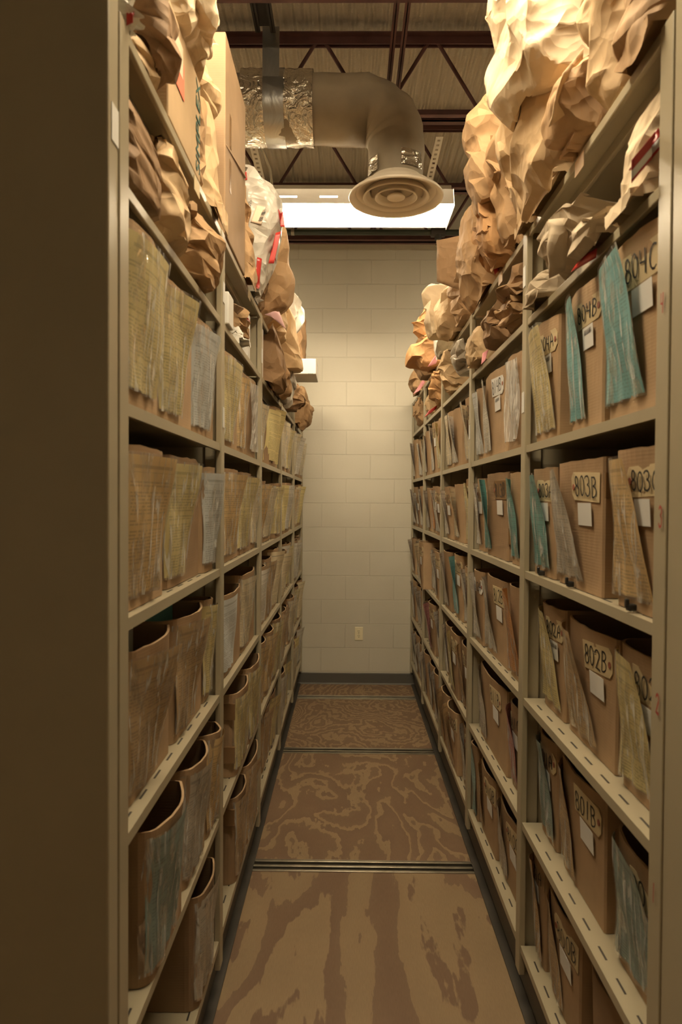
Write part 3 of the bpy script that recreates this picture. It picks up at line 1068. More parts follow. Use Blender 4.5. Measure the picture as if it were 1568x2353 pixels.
def build_boxes():
    R, L = 'R', 'L'
    # ---------------- right rack, nearest bay (bay 0), boxes C (near) to A (far)
    place_row([
        px_box(R, 3, 0, 0, 1392, 1560, 0.02, tagtxt='804C', form='cyan', ws=0.165, so=0.05, mat=1, h=0.335, hs=0.29, barcode=False, tagx=0.16),
        px_box(R, 3, 0, 1, 1309, 1394, 0.02, tagtxt='804B', form='cyan', ws=0.115, so=0.03, mat=1, h=0.325, barcode=True),
        px_box(R, 3, 0, 2, 1214, 1284, 0.02, tagtxt='804A', form='yellow', ws=0.2, so=0.05, mat=1, h=0.325, barcode=True, film=True),
        px_box(R, 3, 1, 0, 1168, 1205, 0.02, form=None, front_clear=True, mat=0, h=0.31),
        px_box(R, 3, 1, 1, 1116, 1166, 0.025, tagtxt='814B', form='white', ws=0.13, so=0.03, mat=1, h=0.315, barcode=True, tagpaper=M['label']),
        px_box(R, 3, 1, 2, 1091, 1114, 0.025, form='blue', ws=0.16, so=0.03, mat=1, h=0.30),
    ])
    place_row([
        px_box(R, 4, 0, 0, 1412, 1560, 0.02, tagtxt='803C', form='buff', ws=0.15, so=0.03, mat=0, clip=True, tagx=0.18, h=0.31),
        px_box(R, 4, 0, 1, 1281, 1387, 0.02, tagtxt='803B', form='grey', ws=0.185, so=0.06, mat=0, clip=True, tape=1, h=0.305),
        px_box(R, 4, 0, 2, 1217, 1279, 0.02, tagtxt='803A', form='teal', ws=0.17, so=0.03, mat=0, clip=True, h=0.30),
        px_box(R, 4, 1, 0, 1174, 1204, 0.02, form='teal', ws=0.16, so=0.03, mat=1, h=0.30),
        px_box(R, 4, 1, 1, 1119, 1168, 0.02, tagtxt='813B', form='teal', ws=0.10, so=0.06, mat=2, tape=2, h=0.31, tagpaper=M['tape'], tagx=0.2),
        px_box(R, 4, 1, 2, 1090, 1117, 0.03, tagtxt='813A', form='white', ws=0.10, so=0.03, mat=0, h=0.30),
    ])
    place_row([
        px_box(R, 5, 0, 0, 1424, 1560, 0.05, tagtxt='802C', form='yellow', ws=0.17, so=0.03, mat=0, h=0.30, tagx=0.22),
        px_box(R, 5, 0, 1, 1303, 1420, 0.05, tagtxt='802B', form='brown', ws=0.19, so=0.05, mat=0, h=0.295),
        px_box(R, 5, 0, 2, 1226, 1300, 0.05, tagtxt='802A', form='yellow', ws=0.17, so=0.03, mat=0, h=0.30, barcode=True, rad=0.05),
        px_box(R, 5, 1, 0, 1170, 1203, 0.03, form='orange', ws=0.16, so=0.05, mat=0, h=0.31),
        px_box(R, 5, 1, 1, 1117, 1167, 0.03, tagtxt='812B', form='grey', ws=0.17, so=0.04, mat=0, h=0.305, tagpaper=M['tag']),
        px_box(R, 5, 1, 2, 1077, 1114, 0.02, tagtxt='812A', form='white', ws=0.16, so=0.04, mat=0, h=0.30, tagpaper=M['white_card'], label=False),
    ])
    place_row([
        px_box(R, 6, 0, 0, 1414, 1560, 0.05, tagtxt='801C', form='dull', ws=0.2, so=0.02, mat=0, h=0.28, tagx=0.3),
        px_box(R, 6, 0, 1, 1284, 1392, 0.05, tagtxt='801B', form='brown', ws=0.13, so=0.02, mat=0, h=0.30, tape=0, rad=0.06),
        px_box(R, 6, 0, 2, 1222, 1281, 0.05, tagtxt='801A', form='dull', ws=0.19, so=0.02, mat=0, h=0.30),
        px_box(R, 6, 1, 0, 1172, 1201, 0.04, form='pink', tagtxt='811C', ws=0.11, so=0.03, mat=2, h=0.29),
        px_box(R, 6, 1, 1, 1100, 1164, 0.03, tagtxt='811B', form='grey', ws=0.13, so=0.02, mat=0, h=0.30, tape=0),
    ])
    place_row([
        px_box(R, 7, 0, 0, 1358, 1440, 0.05, form=None, mat=2, h=0.28),
        px_box(R, 7, 0, 1, 1258, 1334, 0.04, tagtxt='800B', form='brown', ws=0.12, so=0.01, mat=0, h=0.29, rad=0.06),
        px_box(R, 7, 0, 2, 1209, 1253, 0.04, tagtxt='800A', form='brown', ws=0.12, so=0.02, mat=0, h=0.32),
        px_box(R, 7, 1, 0, 1146, 1198, 0.04, tagtxt='810C', form='grey', ws=0.12, so=0.02, mat=0, h=0.27),
        px_box(R, 7, 1, 1, 1102, 1143, 0.03, tagtxt='810B', form='brown', ws=0.07, so=0.02, mat=0, h=0.29),
        px_box(R, 7, 1, 2, 1078, 1100, 0.02, form='dull', ws=0.2, so=0.0, film=False, mat=2, h=0.31),
    ])
    # ---------------- right rack, bays three to five
    letters = 'CBA'
    forms = {3: ['cream', 'white', 'cream', 'yellow', 'white', 'grey', 'cream', 'white', 'grey'],
             4: ['yellow', 'cream', 'white', 'white', 'orange', 'grey', 'white', 'white', 'grey'],
             5: ['white', 'cyan', 'grey', 'white', 'white', 'cream', 'white', 'grey', 'white'],
             6: ['brown', 'yellow', 'white', 'white', 'pink', 'white', 'white', 'grey', 'white'],
             7: ['white', 'brown', 'brown', 'white', 'white', 'grey', 'white', 'white', 'white']}
    rnd = random.Random(11)
    for row in (3, 4, 5, 6, 7):
        specs = []
        for bay in (2, 3, 4):
            ya, yb = Y0 + bay * BAY + 0.02, Y0 + (bay + 1) * BAY - 0.03
            wid = (yb - ya) / 3
            for pos in range(3):
                a = ya + pos * wid + rnd.uniform(0, 0.02)
                b = a + wid - rnd.uniform(0.008, 0.035)
                txt = '8%d%d%s' % (bay, row - 3 if False else {3: 4, 4: 3, 5: 2, 6: 1, 7: 0}[row], letters[pos])
                show = (bay, row, pos) in {(2, 3, 0), (2, 4, 2), (2, 4, 0), (2, 5, 0), (2, 6, 0), (2, 6, 1), (2, 7, 0), (2, 7, 1), (3, 4, 0), (3, 4, 1), (3, 5, 0), (3, 5, 2), (3, 3, 1),
                                          (4, 4, 1), (4, 5, 1), (3, 6, 1), (2, 5, 1)}
                sb = rnd.uniform(0.005, 0.035)
                if (bay, row, pos) == (3, 5, 2):
                    sb = -0.03
                specs.append((a, b, dict(side=R, row=row, bay=bay, pos=pos, setback=sb, h=rnd.uniform(0.28, 0.325), tagtxt=txt if show else None,
                                         form=forms[row][(bay - 2) * 3 + pos], ws=rnd.uniform(0.10, 0.16), so=rnd.uniform(0.02, 0.055), mat=rnd.choice((0, 0, 1, 1, 2)),
                                         bulge=rnd.uniform(0.012, 0.03), rad=rnd.uniform(0.03, 0.06), barcode=False)))
        place_row(specs)
    # ---------------- left rack, nearest bay (near end first)
    place_row([
        px_box(L, 3, 0, 0, 280, 362, 0.015, form='yellow', ws=0.22, so=0.03, mat=1, h=0.335, hs=0.29),
        px_box(L, 3, 0, 1, 366, 440, 0.02, form='yellow', ws=0.17, so=0.04, mat=1, h=0.315),
        px_box(L, 3, 0, 2, 437, 494, 0.02, form='blue', ws=0.18, so=0.03, mat=1, h=0.31),
        px_box(L, 3, 1, 0, 509, 545, 0.02, form='yellow', ws=0.22, so=0.03, mat=1, h=0.31),
        px_box(L, 3, 1, 1, 546, 562, 0.02, form='buff', ws=0.12, so=0.02, mat=1, h=0.30, desc='narrow cardboard'),
        px_box(L, 3, 1, 2, 563, 596, 0.02, form=None, front_clear=True, mat=0, h=0.315, desc='clear wrapped cardboard'),
    ])
    place_row([
        px_box(L, 4, 0, 0, 284, 374, 0.02, form='buff', ws=0.20, so=0.045, mat=0, h=0.31),
        px_box(L, 4, 0, 1, 380, 456, 0.03, form='yellow', ws=0.16, so=0.045, mat=2, h=0.31),
        px_box(L, 4, 0, 2, 453, 500, 0.02, form='blue', ws=0.20, so=0.05, mat=0, h=0.30),
        px_box(L, 4, 1, 0, 511, 546, 0.02, form='buff', ws=0.20, so=0.05, mat=0, h=0.31),
        px_box(L, 4, 1, 1, 545, 576, 0.02, form='yellow', ws=0.20, so=0.05, mat=2, h=0.31),
        px_box(L, 4, 1, 2, 577, 596, 0.02, form='cream', ws=0.2, so=0.03, mat=0, h=0.30),
    ])
    place_row([
        px_box(L, 5, 0, 0, 287, 388, 0.03, form='brown', ws=0.2, so=0.05, mat=0, h=0.30, bulge=0.03),
        px_box(L, 5, 0, 1, 397, 462, 0.03, form='brown', ws=0.18, so=0.04, mat=0, h=0.30, bulge=0.03),
        px_box(L, 5, 0, 2, 458, 497, 0.03, form='yellow', ws=0.14, so=0.03, mat=0, h=0.30, bulge=0.02),
        px_box(L, 5, 1, 0, 509, 551, 0.02, form='blue', ws=0.2, so=0.0, film=False, mat=0, h=0.275),
        px_box(L, 5, 1, 1, 553, 583, 0.02, form='cream', ws=0.2, so=0.02, mat=0, h=0.30),
    ])
    place_row([
        px_box(L, 6, 0, 0, 345, 418, 0.0, form='dull', ws=0.2, so=0.01, mat=0, h=0.31, bulge=0.03),
        px_box(L, 6, 0, 1, 424, 470, 0.01, form='grey', ws=0.2, so=0.02, mat=0, h=0.30, bulge=0.03),
        px_box(L, 6, 0, 2, 470, 503, 0.01, form='buff', ws=0.2, so=0.02, mat=0, h=0.30, bulge=0.03),
        px_box(L, 6, 1, 1, 541, 568, 0.0, form='yellow', ws=0.2, so=0.02, mat=0, h=0.29, tape=2, depth=0.34),
        px_box(L, 6, 1, 2, 570, 596, 0.0, form='yellow', ws=0.2, so=0.02, mat=0, h=0.30),
    ])
    place_row([
        px_box(L, 7, 0, 2, 455, 492, 0.0, form='grey', ws=0.17, so=0.01, mat=2, h=0.30),
        px_box(L, 7, 1, 1, 540, 562, 0.0, form='brown', ws=0.2, so=0.01, mat=2, h=0.30, tape=1, depth=0.34),
        px_box(L, 7, 1, 2, 565, 590, 0.0, form='brown', ws=0.2, so=0.02, mat=0, h=0.31),
    ])
    formsL = {3: ['cream', 'yellow', 'yellow', 'cream', 'yellow', 'cream', 'cream', 'white', 'cream'],
              4: ['buff', 'cream', 'yellow', 'yellow', 'white', 'cream', 'buff', 'cream', 'yellow'],
              5: ['white', 'brown', 'cream', 'cream', 'white', 'yellow', 'white', 'cream', 'white'],
              6: ['buff', 'buff', 'yellow', 'brown', 'brown', 'cream', 'white', 'yellow', 'cream'],
              7: ['brown', 'brown', 'yellow', 'white', 'yellow', 'brown', 'cream', 'yellow', 'white']}
    rnd = random.Random(23)
    for row in (3, 4, 5, 6, 7):
        specs = []
        for bay in (2, 3, 4):
            ya, yb = Y0 + bay * BAY + 0.02, Y0 + (bay + 1) * BAY - 0.03
            wid = (yb - ya) / 3
            for pos in range(3):
                a = ya + pos * wid + rnd.uniform(0, 0.02)
                b = a + wid - rnd.uniform(0.008, 0.035)
                if row == 7 and (bay, pos) in {(2, 0), (3, 2)}:
                    continue
                specs.append((a, b, dict(side=L, row=row, bay=bay, pos=pos, setback=rnd.uniform(0.0, 0.03), h=rnd.uniform(0.28, 0.325),
                                         form=formsL[row][(bay - 2) * 3 + pos], ws=rnd.uniform(0.14, 0.22), so=rnd.uniform(0.02, 0.05), mat=rnd.choice((0, 0, 1, 2)),
                                         bulge=rnd.uniform(0.012, 0.03), rad=rnd.uniform(0.03, 0.05), film=rnd.random() < 0.75)))
        place_row(specs)
    # papers and folders showing above the rims
    files_in((R, 7, 0, 1), ['file_green', 'file_white', 'file_white', 'file_green', 'file_white'], 'green and white folders standing in the open box tagged 800B', 0.335, 3)
    files_in((L, 5, 0, 0), ['file_white', 'file_green', 'file_white', 'file_white'], 'pale papers standing in an open box, near end of the nearest left bay', 0.33, 4)
    files_in((L, 5, 0, 1), ['file_teal', 'file_white', 'file_teal'], 'teal folders in the open brown box, middle of nearest left bay', 0.31, 5)
    files_in((L, 6, 0, 2), ['file_green', 'file_teal', 'file_white', 'file_white'], 'dark green and white folders in left rack box beside the first inner post', 0.33, 6)
    files_in((L, 7, 2, 2), ['file_white', 'file_white', 'file_teal'], 'white papers rising from a low box by the third left post', 0.32, 8)
    files_in((R, 5, 2, 0), ['file_green', 'file_white'], 'green folder rising from an open box in the third bay, right rack', 0.34, 9)
    files_in((R, 7, 1, 1), ['file_green', 'file_green', 'file_white'], 'dark green folders in the open box tagged 810B', 0.30, 10)


# ------------------------------------------------------------------ ceiling: joists, duct, lamps, pipe
def build_ceiling():
    zb, zt = 3.585, 4.02
    data = [(5.42, 0.083, 'red oxide bar joist running in front of the block wall'), (4.53, 0.085, 'red oxide bar joist just behind the lit ceiling lamp'),
            (3.69, 0.135, 'red oxide bar joist above the bend of the wrapped duct'), (2.78, -0.10, 'red oxide bar joist nearest the viewer at the top edge'),
            (1.0, 0.0, 'red oxide bar joist above the camera, out of the picture')]
    for y, ph, lab in data:
        t = empty('bar_joist', (0, y, zb))
        tagit(t, lab, 'joist', 'red bar joists under the roof')
        for nm, z, sgn in (('bottom_chord', zb, 1), ('top_chord', zt, -1)):
            q = MB()
            for sd in (-1, 1):
                a, b = sorted((sd * 0.012, sd * 0.05))
                zz = sorted((z - zb, z - zb + sgn * 0.006))
                q.box(-3.39, 3.39, a, b, zz[0], zz[1])
                a, b = sorted((sd * 0.012, sd * 0.018))
                zz = sorted((z - zb, z - zb + sgn * 0.045))
                q.box(-3.39, 3.39, a, b, zz[0], zz[1])
            q.build(nm, M['joist'], t)
        k = -6
        while ph + k * 0.60 < 3.3:
            x = ph + k * 0.60
            if x > -3.3:
                for dx in (-0.285, 0.285):
                    q = MB()
                    q.tube([(x + 0.1 * dx, 0, 0.01), (x + dx, 0, zt - zb - 0.01)], 0.0105, 8)
                    q.build('web_bar', M['joist'], t)
            k += 1
    for x, wd, lab, z in ((0.213, 0.024, 'twin red bridging angles running above the aisle over the duct elbow', zb + 0.05), (-0.40, 0.035, 'dark steel bridging bar running above the left side of the aisle', zb + 0.14)):
        q = MB()
        for dx in (-wd, wd):
            q.box(x + dx - 0.012, x + dx + 0.012, 1.06, 5.36 if x > 0 else 3.215, z, z + 0.004)
            q.box(x + dx - 0.002, x + dx + 0.002, 1.06, 5.36 if x > 0 else 3.215, z, z + 0.03)
        if x < 0:
            q.box(x - wd, x + wd, 1.06, 3.215, z + 0.03, z + 0.034)
        o = q.build('bridging_angle', M['joist'] if x > 0 else M['black_steel'])
        tagit(o, lab, 'bridging')
    # insulated duct with elbow and round diffuser
    YD = 3.80
    rnd = random.Random(5)
    pts = [(-2.2 + i * 0.06, YD + 0.05, 3.735 - (0.01 * i / 30)) for i in range(36)]
    pts = [p for p in pts if p[0] < 0.055]
    np_ = len(pts)
    pts += [(0.06 + 0.19 * math.sin(a), YD + 0.05, 3.535 + 0.19 * math.cos(a)) for a in [PI / 2 * k / 12 for k in range(1, 13)]]
    pts += [(0.252 + 0.002 * i, YD + 0.04, 3.535 - 0.07 * i) for i in range(1, 5)]
    rad = [0.178 + 0.006 * math.sin(i * 0.9) for i in range(np_)] + [0.176 - 0.0018 * k + 0.004 * math.sin(k * 2.1) for k in range(1, 13)] + [0.151, 0.148, 0.147, 0.146]
    t = empty('air_duct', (0.25, YD, 3.22))
    tagit(t, 'insulated air duct bending down to a round ceiling diffuser', 'air duct')
    mb = MB()
    off = Vector((0.25, YD, 3.22))
    mb.tube([Vector(p) - off for p in pts], rad, 32)
    for i, v in enumerate(mb.v):
        p = Vector(v)
        n = mnoise.noise(p * 6) * 0.020 + (0.3 - abs(mnoise.noise(p * 13))) * 0.016
        ax = Vector((0, 0, 0))
        mb.v[i] = (v[0] + n * 0.4, v[1] - abs(n) * 0.3, v[2] + n)
    fix_normals(mb.build('duct_wrap', M['duct'], t, smooth=True))

    def band(nm, mat, x0, x1, r, amp, seed, n=14):
        q = MB()
        ps = [Vector((x0 + (x1 - x0) * i / n, YD + 0.05, 3.732)) - off for i in range(n + 1)]
        q.tube(ps, r, 40, caps=False)
        for i, v in enumerate(q.v):
            p = Vector(v) * 22 + Vector((seed, 0, 0))
            c = Vector((v[0], ps[0].y, ps[0].z))
            d = (Vector(v) - c).normalized() * (mnoise.noise(p) * amp)
            q.v[i] = tuple(Vector(v) + d)
        o = q.build(nm, mat, t, smooth=True)
        return o
    band('foil_tape', M['foil'], -0.60, -0.475, 0.193, 0.010, 1)
    band('foil_tape', M['foil'], -0.365, -0.21, 0.192, 0.010, 7)
    band('hanger_strap', M['galv'], -0.475, -0.365, 0.1965, 0.001, 3, 4)
    q = MB()
    q.box(-0.475 - off.x, -0.385 - off.x, YD - 0.14 - off.y, YD - 0.137 - off.y, 3.80 - off.z, 4.06 - off.z)
    q.build('hanger_strap', M['galv'], t)
    for a0, zc in ((200, 3.385), (300, 3.395)):
        def fn(u, v, a0=a0, zc=zc):
            a = math.radians(a0 + (u - 0.5) * 50)
            r = 0.158 + 0.006 * mnoise.noise(Vector((u * 5, v * 5, a0)))
            return (0.005 + r * math.cos(a), 0.04 + r * math.sin(a), zc - 3.22 + (v - 0.5) * 0.085)
        grid_obj('foil_patch', M['foil'], t, 10, 8, fn)
    # diffuser rings
    d = MB()
    d.lathe([(0.140, 0.10), (0.150, 0.035), (0.225, 0.022), (0.256, 0.012), (0.262, 0.002), (0.258, -0.006), (0.244, -0.004), (0.226, 0.014), (0.206, 0.050)], 0, 0)
    d.build('diffuser', M['diffuser'], t, smooth=True)
    for r, z in ((0.182, 0.0), (0.116, 0.004)):
        d = MB()
        d.lathe([(r - 0.030, 0.060), (r - 0.012, 0.016), (r, 0.004), (r + 0.002, -0.002), (r - 0.004, -0.005), (r - 0.018, 0.012), (r - 0.034, 0.056)], 0, 0)
        d.build('diffuser_ring', M['diffuser'], t, smooth=True)
    d = MB()
    d.lathe([(0.0, 0.03), (0.040, 0.014), (0.050, 0.004), (0.050, -0.001), (0.044, -0.003), (0.034, 0.002), (0.0, 0.004)], 0, 0)
    d.build('diffuser_hub', M['diffuser'], t, smooth=True)
    d = MB()
    d.lathe([(0.0, 0.10), (0.14, 0.10)], 0, 0)
    d.build('duct_throat', M['rail_gap'], t)
    t.location, t.scale = (0.222, 3.35, 3.023), (0.88, 0.88, 0.88)      # hangs between two joists
    # fluorescent lamps: white reflector with slots, two tubes inside
    for lx, y, zlo, st, tz, lab in ((-0.05, 3.95, 3.182, TUBE_FAR, 0.044, 'lit fluorescent strip lamp hanging behind the round diffuser'),
                                    (0.0, 1.50, 3.30, TUBE_NEAR, 0.020, 'lit fluorescent strip lamp above the near bags, out of the picture'),
                                    (0.045, -1.1, 3.352, FILL_BEHIND, 0.062, 'added unseen strip lamp behind the camera giving dim fill light'),  # unseen, added for dim ambient fill
                                    (-2.35, 4.0, 3.352, FILL_SIDE, -0.012, 'added unseen strip lamp out to the left giving fill light'),  # both side lamps are unseen, added to lift ambient on the upper wall
                                    (2.45, 4.0, 3.352, FILL_SIDE, -0.012, 'added unseen strip lamp out to the right giving fill light')):
        t = empty('ceiling_lamp', (lx, y, zlo))
        tagit(t, lab, 'lamp', 'fluorescent strip lamps')
        Lh = 0.62
        q = MB()
        # the near flank is cut by slots, so it is built as strips
        
        def strip(xa, xb, a, b):
            q.add([(xa, *a), (xb, *a), (xb, *b), (xa, *b)], [(0, 1, 2, 3)])
        slots = [-0.52 + 0.225 * i for i in range(5)]
        for sgn in (-1, 1):
            A, B = (sgn * 0.165, 0.0), (sgn * 0.125, 0.098)
            f = lambda k: (A[0] + (B[0] - A[0]) * k, A[1] + (B[1] - A[1]) * k)
            k0, k1 = (0.40, 0.52) if lab.startswith('lit fluorescent strip lamp hanging') else (0.40, 0.56)
            strip(-Lh, Lh, f(0), f(k0))
            strip(-Lh, Lh, f(k1), f(1))
            if sgn > 0 and lx == -0.05:
                strip(-Lh, Lh, f(k0), f(k1))
                continue
            xs = [-Lh]
            for s0 in slots:
                xs += [s0 - 0.05, s0 + 0.05]
            xs.append(Lh)
            for i in range(0, len(xs), 2):
                strip(xs[i], xs[i + 1], f(k0), f(k1))
        strip(-Lh, Lh, (-0.125, 0.098), (-0.06, 0.102))
        strip(-Lh, Lh, (0.06, 0.102), (0.125, 0.098))
        q.build('reflector', M['shade'], t)
        q = MB()
        q.box(-Lh, Lh, -0.0605, 0.0605, 0.100, 0.150)
        q.build('ballast_housing', M['white_enamel'], t, bevel=0.004)
        for sx in (-1, 1):
            q = MB()
            x = sx * (Lh + 0.002)
            q.add([(x + e, yy, zz) for e in (0, sx * 0.002) for yy, zz in ((-0.168, -0.012), (0.168, -0.012), (0.128, 0.100), (-0.128, 0.100))],
                  [(0, 1, 2, 3), (7, 6, 5, 4), (0, 1, 5, 4), (1, 2, 6, 5), (2, 3, 7, 6), (3, 0, 4, 7)])
            q.build('end_plate', M['white_enamel'], t)
        em = emit_mat('fluorescent_tube_glow', LAMP_COLOR, st)
        for dy in (-0.062, 0.062):
            q = MB()
            q.tube([(-Lh + 0.012, dy, tz), (Lh - 0.012, dy, tz)], 0.016, 14)
            q.build('lamp_tube', em, t, smooth=True)
        if lx == -0.05:
            for px0, px1 in ((1011, 984), (577, 604)):
                p0, p1 = at(px0, 314, 3.69), at(px1, 437, 3.90)
                p1.z = zlo + 0.15
                dr = (p1 - p0)
                nn = 11
                q = MB()
                w2 = 0.020
                for i in range(nn):
                    a, b_ = p0 + dr * (i / nn), p0 + dr * ((i + 0.58) / nn)
                    q.add([a + Vector((-w2, 0, 0)), a + Vector((w2, 0, 0)), b_ + Vector((w2, 0, 0)), b_ + Vector((-w2, 0, 0))], [(0, 1, 2, 3)])
                    c_ = p0 + dr * ((i + 1) / nn)
                    for u0, u1 in ((-w2, -0.008), (0.008, w2)):
                        q.add([b_ + Vector((u0, 0, 0)), b_ + Vector((u1, 0, 0)), c_ + Vector((u1, 0, 0)), c_ + Vector((u0, 0, 0))], [(0, 1, 2, 3)])
                q.v = [tuple(Vector(v) - Vector((lx, y, zlo))) for v in q.v]
                o = q.build('perforated_hanger', M['white_enamel'], t)
                md = o.modifiers.new('solid', 'SOLIDIFY')
                md.thickness = 0.003
            q = MB()
            c = [at(590, 320, 3.70), at(606, 350, 3.76), at(622, 390, 3.84), at(626, 432, 3.93)]
            c[-1].z = zlo + 0.15
            q.tube([p - Vector((lx, y, zlo)) for p in c], 0.009, 8)
            q.build('flexible_conduit', M['rail'], t, smooth=True)
        else:
            q = MB()
            for x in (-0.52, 0.52):
                q.box(x - 0.015, x + 0.015, -0.002, 0.002, 0.150, CEIL - zlo)
            q.build('lamp_hanger', M['white_enamel'], t)
    # sprinkler pipe
    t = empty('sprinkler_pipe', (0, 5.15, 3.555))
    tagit(t, 'dark green sprinkler pipe crossing in front of the block wall', 'pipe')
    q = MB()
    q.tube([(-3.39, 0, 0), (3.39, 0, 0)], 0.021, 16)
    q.build('pipe', M['pipe'], t, smooth=True)
    q = MB()
    x = at(1007, 540, 5.15).x
    q.tube([(x - 0.055, 0, 0), (x - 0.05, 0, 0), (x + 0.05, 0, 0), (x + 0.055, 0, 0)], [0.024, 0.034, 0.034, 0.024], 16)
    q.tube([(x, 0, -0.02), (x, 0, -0.055)], [0.03, 0.024], 14)
    q.build('tee_fitting', M['black_steel'], t)
    q = MB()
    q.tube([(x, 0, -0.055), (x, 0, -0.075), (x, 0, -0.08), (x, 0, -0.10), (x, 0, -0.104)], [0.010, 0.010, 0.018, 0.022, 0.004], 14)
    q.build('sprinkler_head', M['brass'], t)
    q = MB()
    x2 = at(673, 540, 5.15).x
    q.tube([(x2 - 0.012, 0, 0), (x2 + 0.012, 0, 0)], 0.024, 16)
    q.tube([(x2, 0, 0.02), (x2, 0, 0.50)], 0.005, 8)
    q.build('pipe_hanger', M['rail'], t)


# ------------------------------------------------------------------ crumpled bags, parcels and loose sheets
def tri_wave(x):
    x = x - math.floor(x)
    return 1 - abs(2 * x - 1) * 2


HEAP = []                                        # BVH trees of what already lies on the decks


def finish_paper(bm, subd, rnd, amp, smooth_it=1):
    """fold a coarse hull like paper: flat facets meeting in straight creases"""
    bmesh.ops.triangulate(bm, faces=bm.faces, quad_method='ALTERNATE' if rnd.random() < 0.5 else 'BEAUTY')
    for k in range(subd):
        bmesh.ops.subdivide_edges(bm, edges=bm.edges, cuts=1, use_grid_fill=True)
        bmesh.ops.triangulate(bm, faces=[f for f in bm.faces if len(f.verts) > 4])
        if k == 1:
            bmesh.ops.smooth_vert(bm, verts=bm.verts, factor=0.35, use_axis_x=True, use_axis_y=True, use_axis_z=True)
    bm.normal_update()
    waves = []
    for f, a in ((3.2, 1.0), (4.5, 0.8), (6.0, 0.6), (9.0, 0.32), (13.0, 0.2), (19.0, 0.12)):
        n = Vector((rnd.gauss(0, 1), rnd.gauss(0, 1), rnd.gauss(0, 0.75))).normalized()
        waves.append((n * f, rnd.random(), a * amp))
    off = Vector((rnd.uniform(-50, 50), rnd.uniform(-50, 50), 0))
    disp = []
    for v in bm.verts:
        p = v.co + Vector((mnoise.noise(v.co * 2.5 + off), mnoise.noise(v.co * 2.5 - off), 0)) * 0.05
        disp.append(sum(a * tri_wave(n.dot(p) + ph) for n, ph, a in waves) * 0.55)
    for v, d in zip(bm.verts, disp):
        v.co += v.normal * d
    bmesh.ops.recalc_face_normals(bm, faces=bm.faces)


def settle(bm, side, lev, Yc, half, push):
    """let a soft bag rest on its deck and against what lies there already"""
    s = 1 if side == 'R' else -1
    xe = XR if s > 0 else XL
    from mathutils.bvhtree import BVHTree
    for v in bm.verts:
        e = abs(v.co.y - Yc) - half
        if e > -0.012:                               # squeezed between its neighbours
            lim = half - 0.004 - 0.012 * (0.5 + 0.5 * mnoise.noise(v.co * 9))
            v.co.y = Yc + math.copysign(min(abs(v.co.y - Yc), lim), v.co.y - Yc)
        if push:                                     # it lies over what is under it
            for tree in HEAP:
                loc, nrm, idx, dist = tree.ray_cast(Vector((v.co.x, v.co.y, 6.0 if lev == 1 else SH[1] - 0.045)), Vector((0, 0, -1)))
                if loc is not None and v.co.z < loc.z + 0.010:
                    v.co.z = loc.z + 0.012
        for k in (1, 2, 3):
            inside = (v.co.x - xe) * s > -0.009
            if not inside:
                if (v.co.x - xe) * s > -0.030 and SH[k] - 0.06 < v.co.z < SH[k] + 0.02:
                    v.co.x = xe - s * 0.030
                continue
            if k == lev and SH[k] - 0.16 < v.co.z < SH[k] + 0.003:
                if v.co.z > SH[k] - 0.045 or (v.co.x - xe) * s > 0.08:
                    v.co.z = SH[k] + (0.003 if (v.co.x - xe) * s > 0.06 else 0.028)
                else:
                    v.co.x = xe - s * 0.030
            elif k < lev and SH[k] - 0.04 < v.co.z < SH[k] + 0.1:
                v.co.z = SH[k] - 0.04
            elif k > lev and v.co.z < SH[lev] - 0.05:
                v.co.x = xe - s * 0.030
        if lev == 2 and (v.co.x - xe) * s > -0.009:
            for i in range(6):
                yp = Y0 + i * BAY
                if abs(v.co.y - yp) < 0.028:
                    if (v.co.x - xe) * s < 0.055:
                        v.co.x = xe - s * 0.010
                    else:
                        v.co.y = yp + (0.028 if v.co.y > yp else -0.028)
    for _ in range(4):                               # lift folds that would cut the deck's front edge
        for e in bm.edges:
            a, b = e.verts
            da, db = (a.co.x - xe) * s + 0.006, (b.co.x - xe) * s + 0.006
            if (da > 0) == (db > 0):
                continue
            if da < 0:
                a, b, da, db = b, a, db, da
            t = da / (da - db)
            zc = a.co.z + (b.co.z - a.co.z) * t
            if SH[lev] - 0.045 < zc < SH[lev] + 0.004:
                a.co.z += min(0.05, (SH[lev] + 0.008 - zc) / max(0.15, 1 - t))
    HEAP.append(BVHTree.FromBMesh(bm))


def bm_obj(bm, name, mat, origin, parent=None, smooth=True):
    me = bpy.data.meshes.new(name)
    for v in bm.verts:
        v.co -= origin
    bm.to_mesh(me)
    bm.free()
    me.materials.append(mat)
    me.polygons.foreach_set('use_smooth', [smooth] * len(me.polygons))
    me.set_sharp_from_angle(angle=math.radians(24))
    o = bpy.data.objects.new(name, me)
    COL.objects.link(o)
    if parent:
        o.parent = parent
    else:
        o.location = origin
    return o


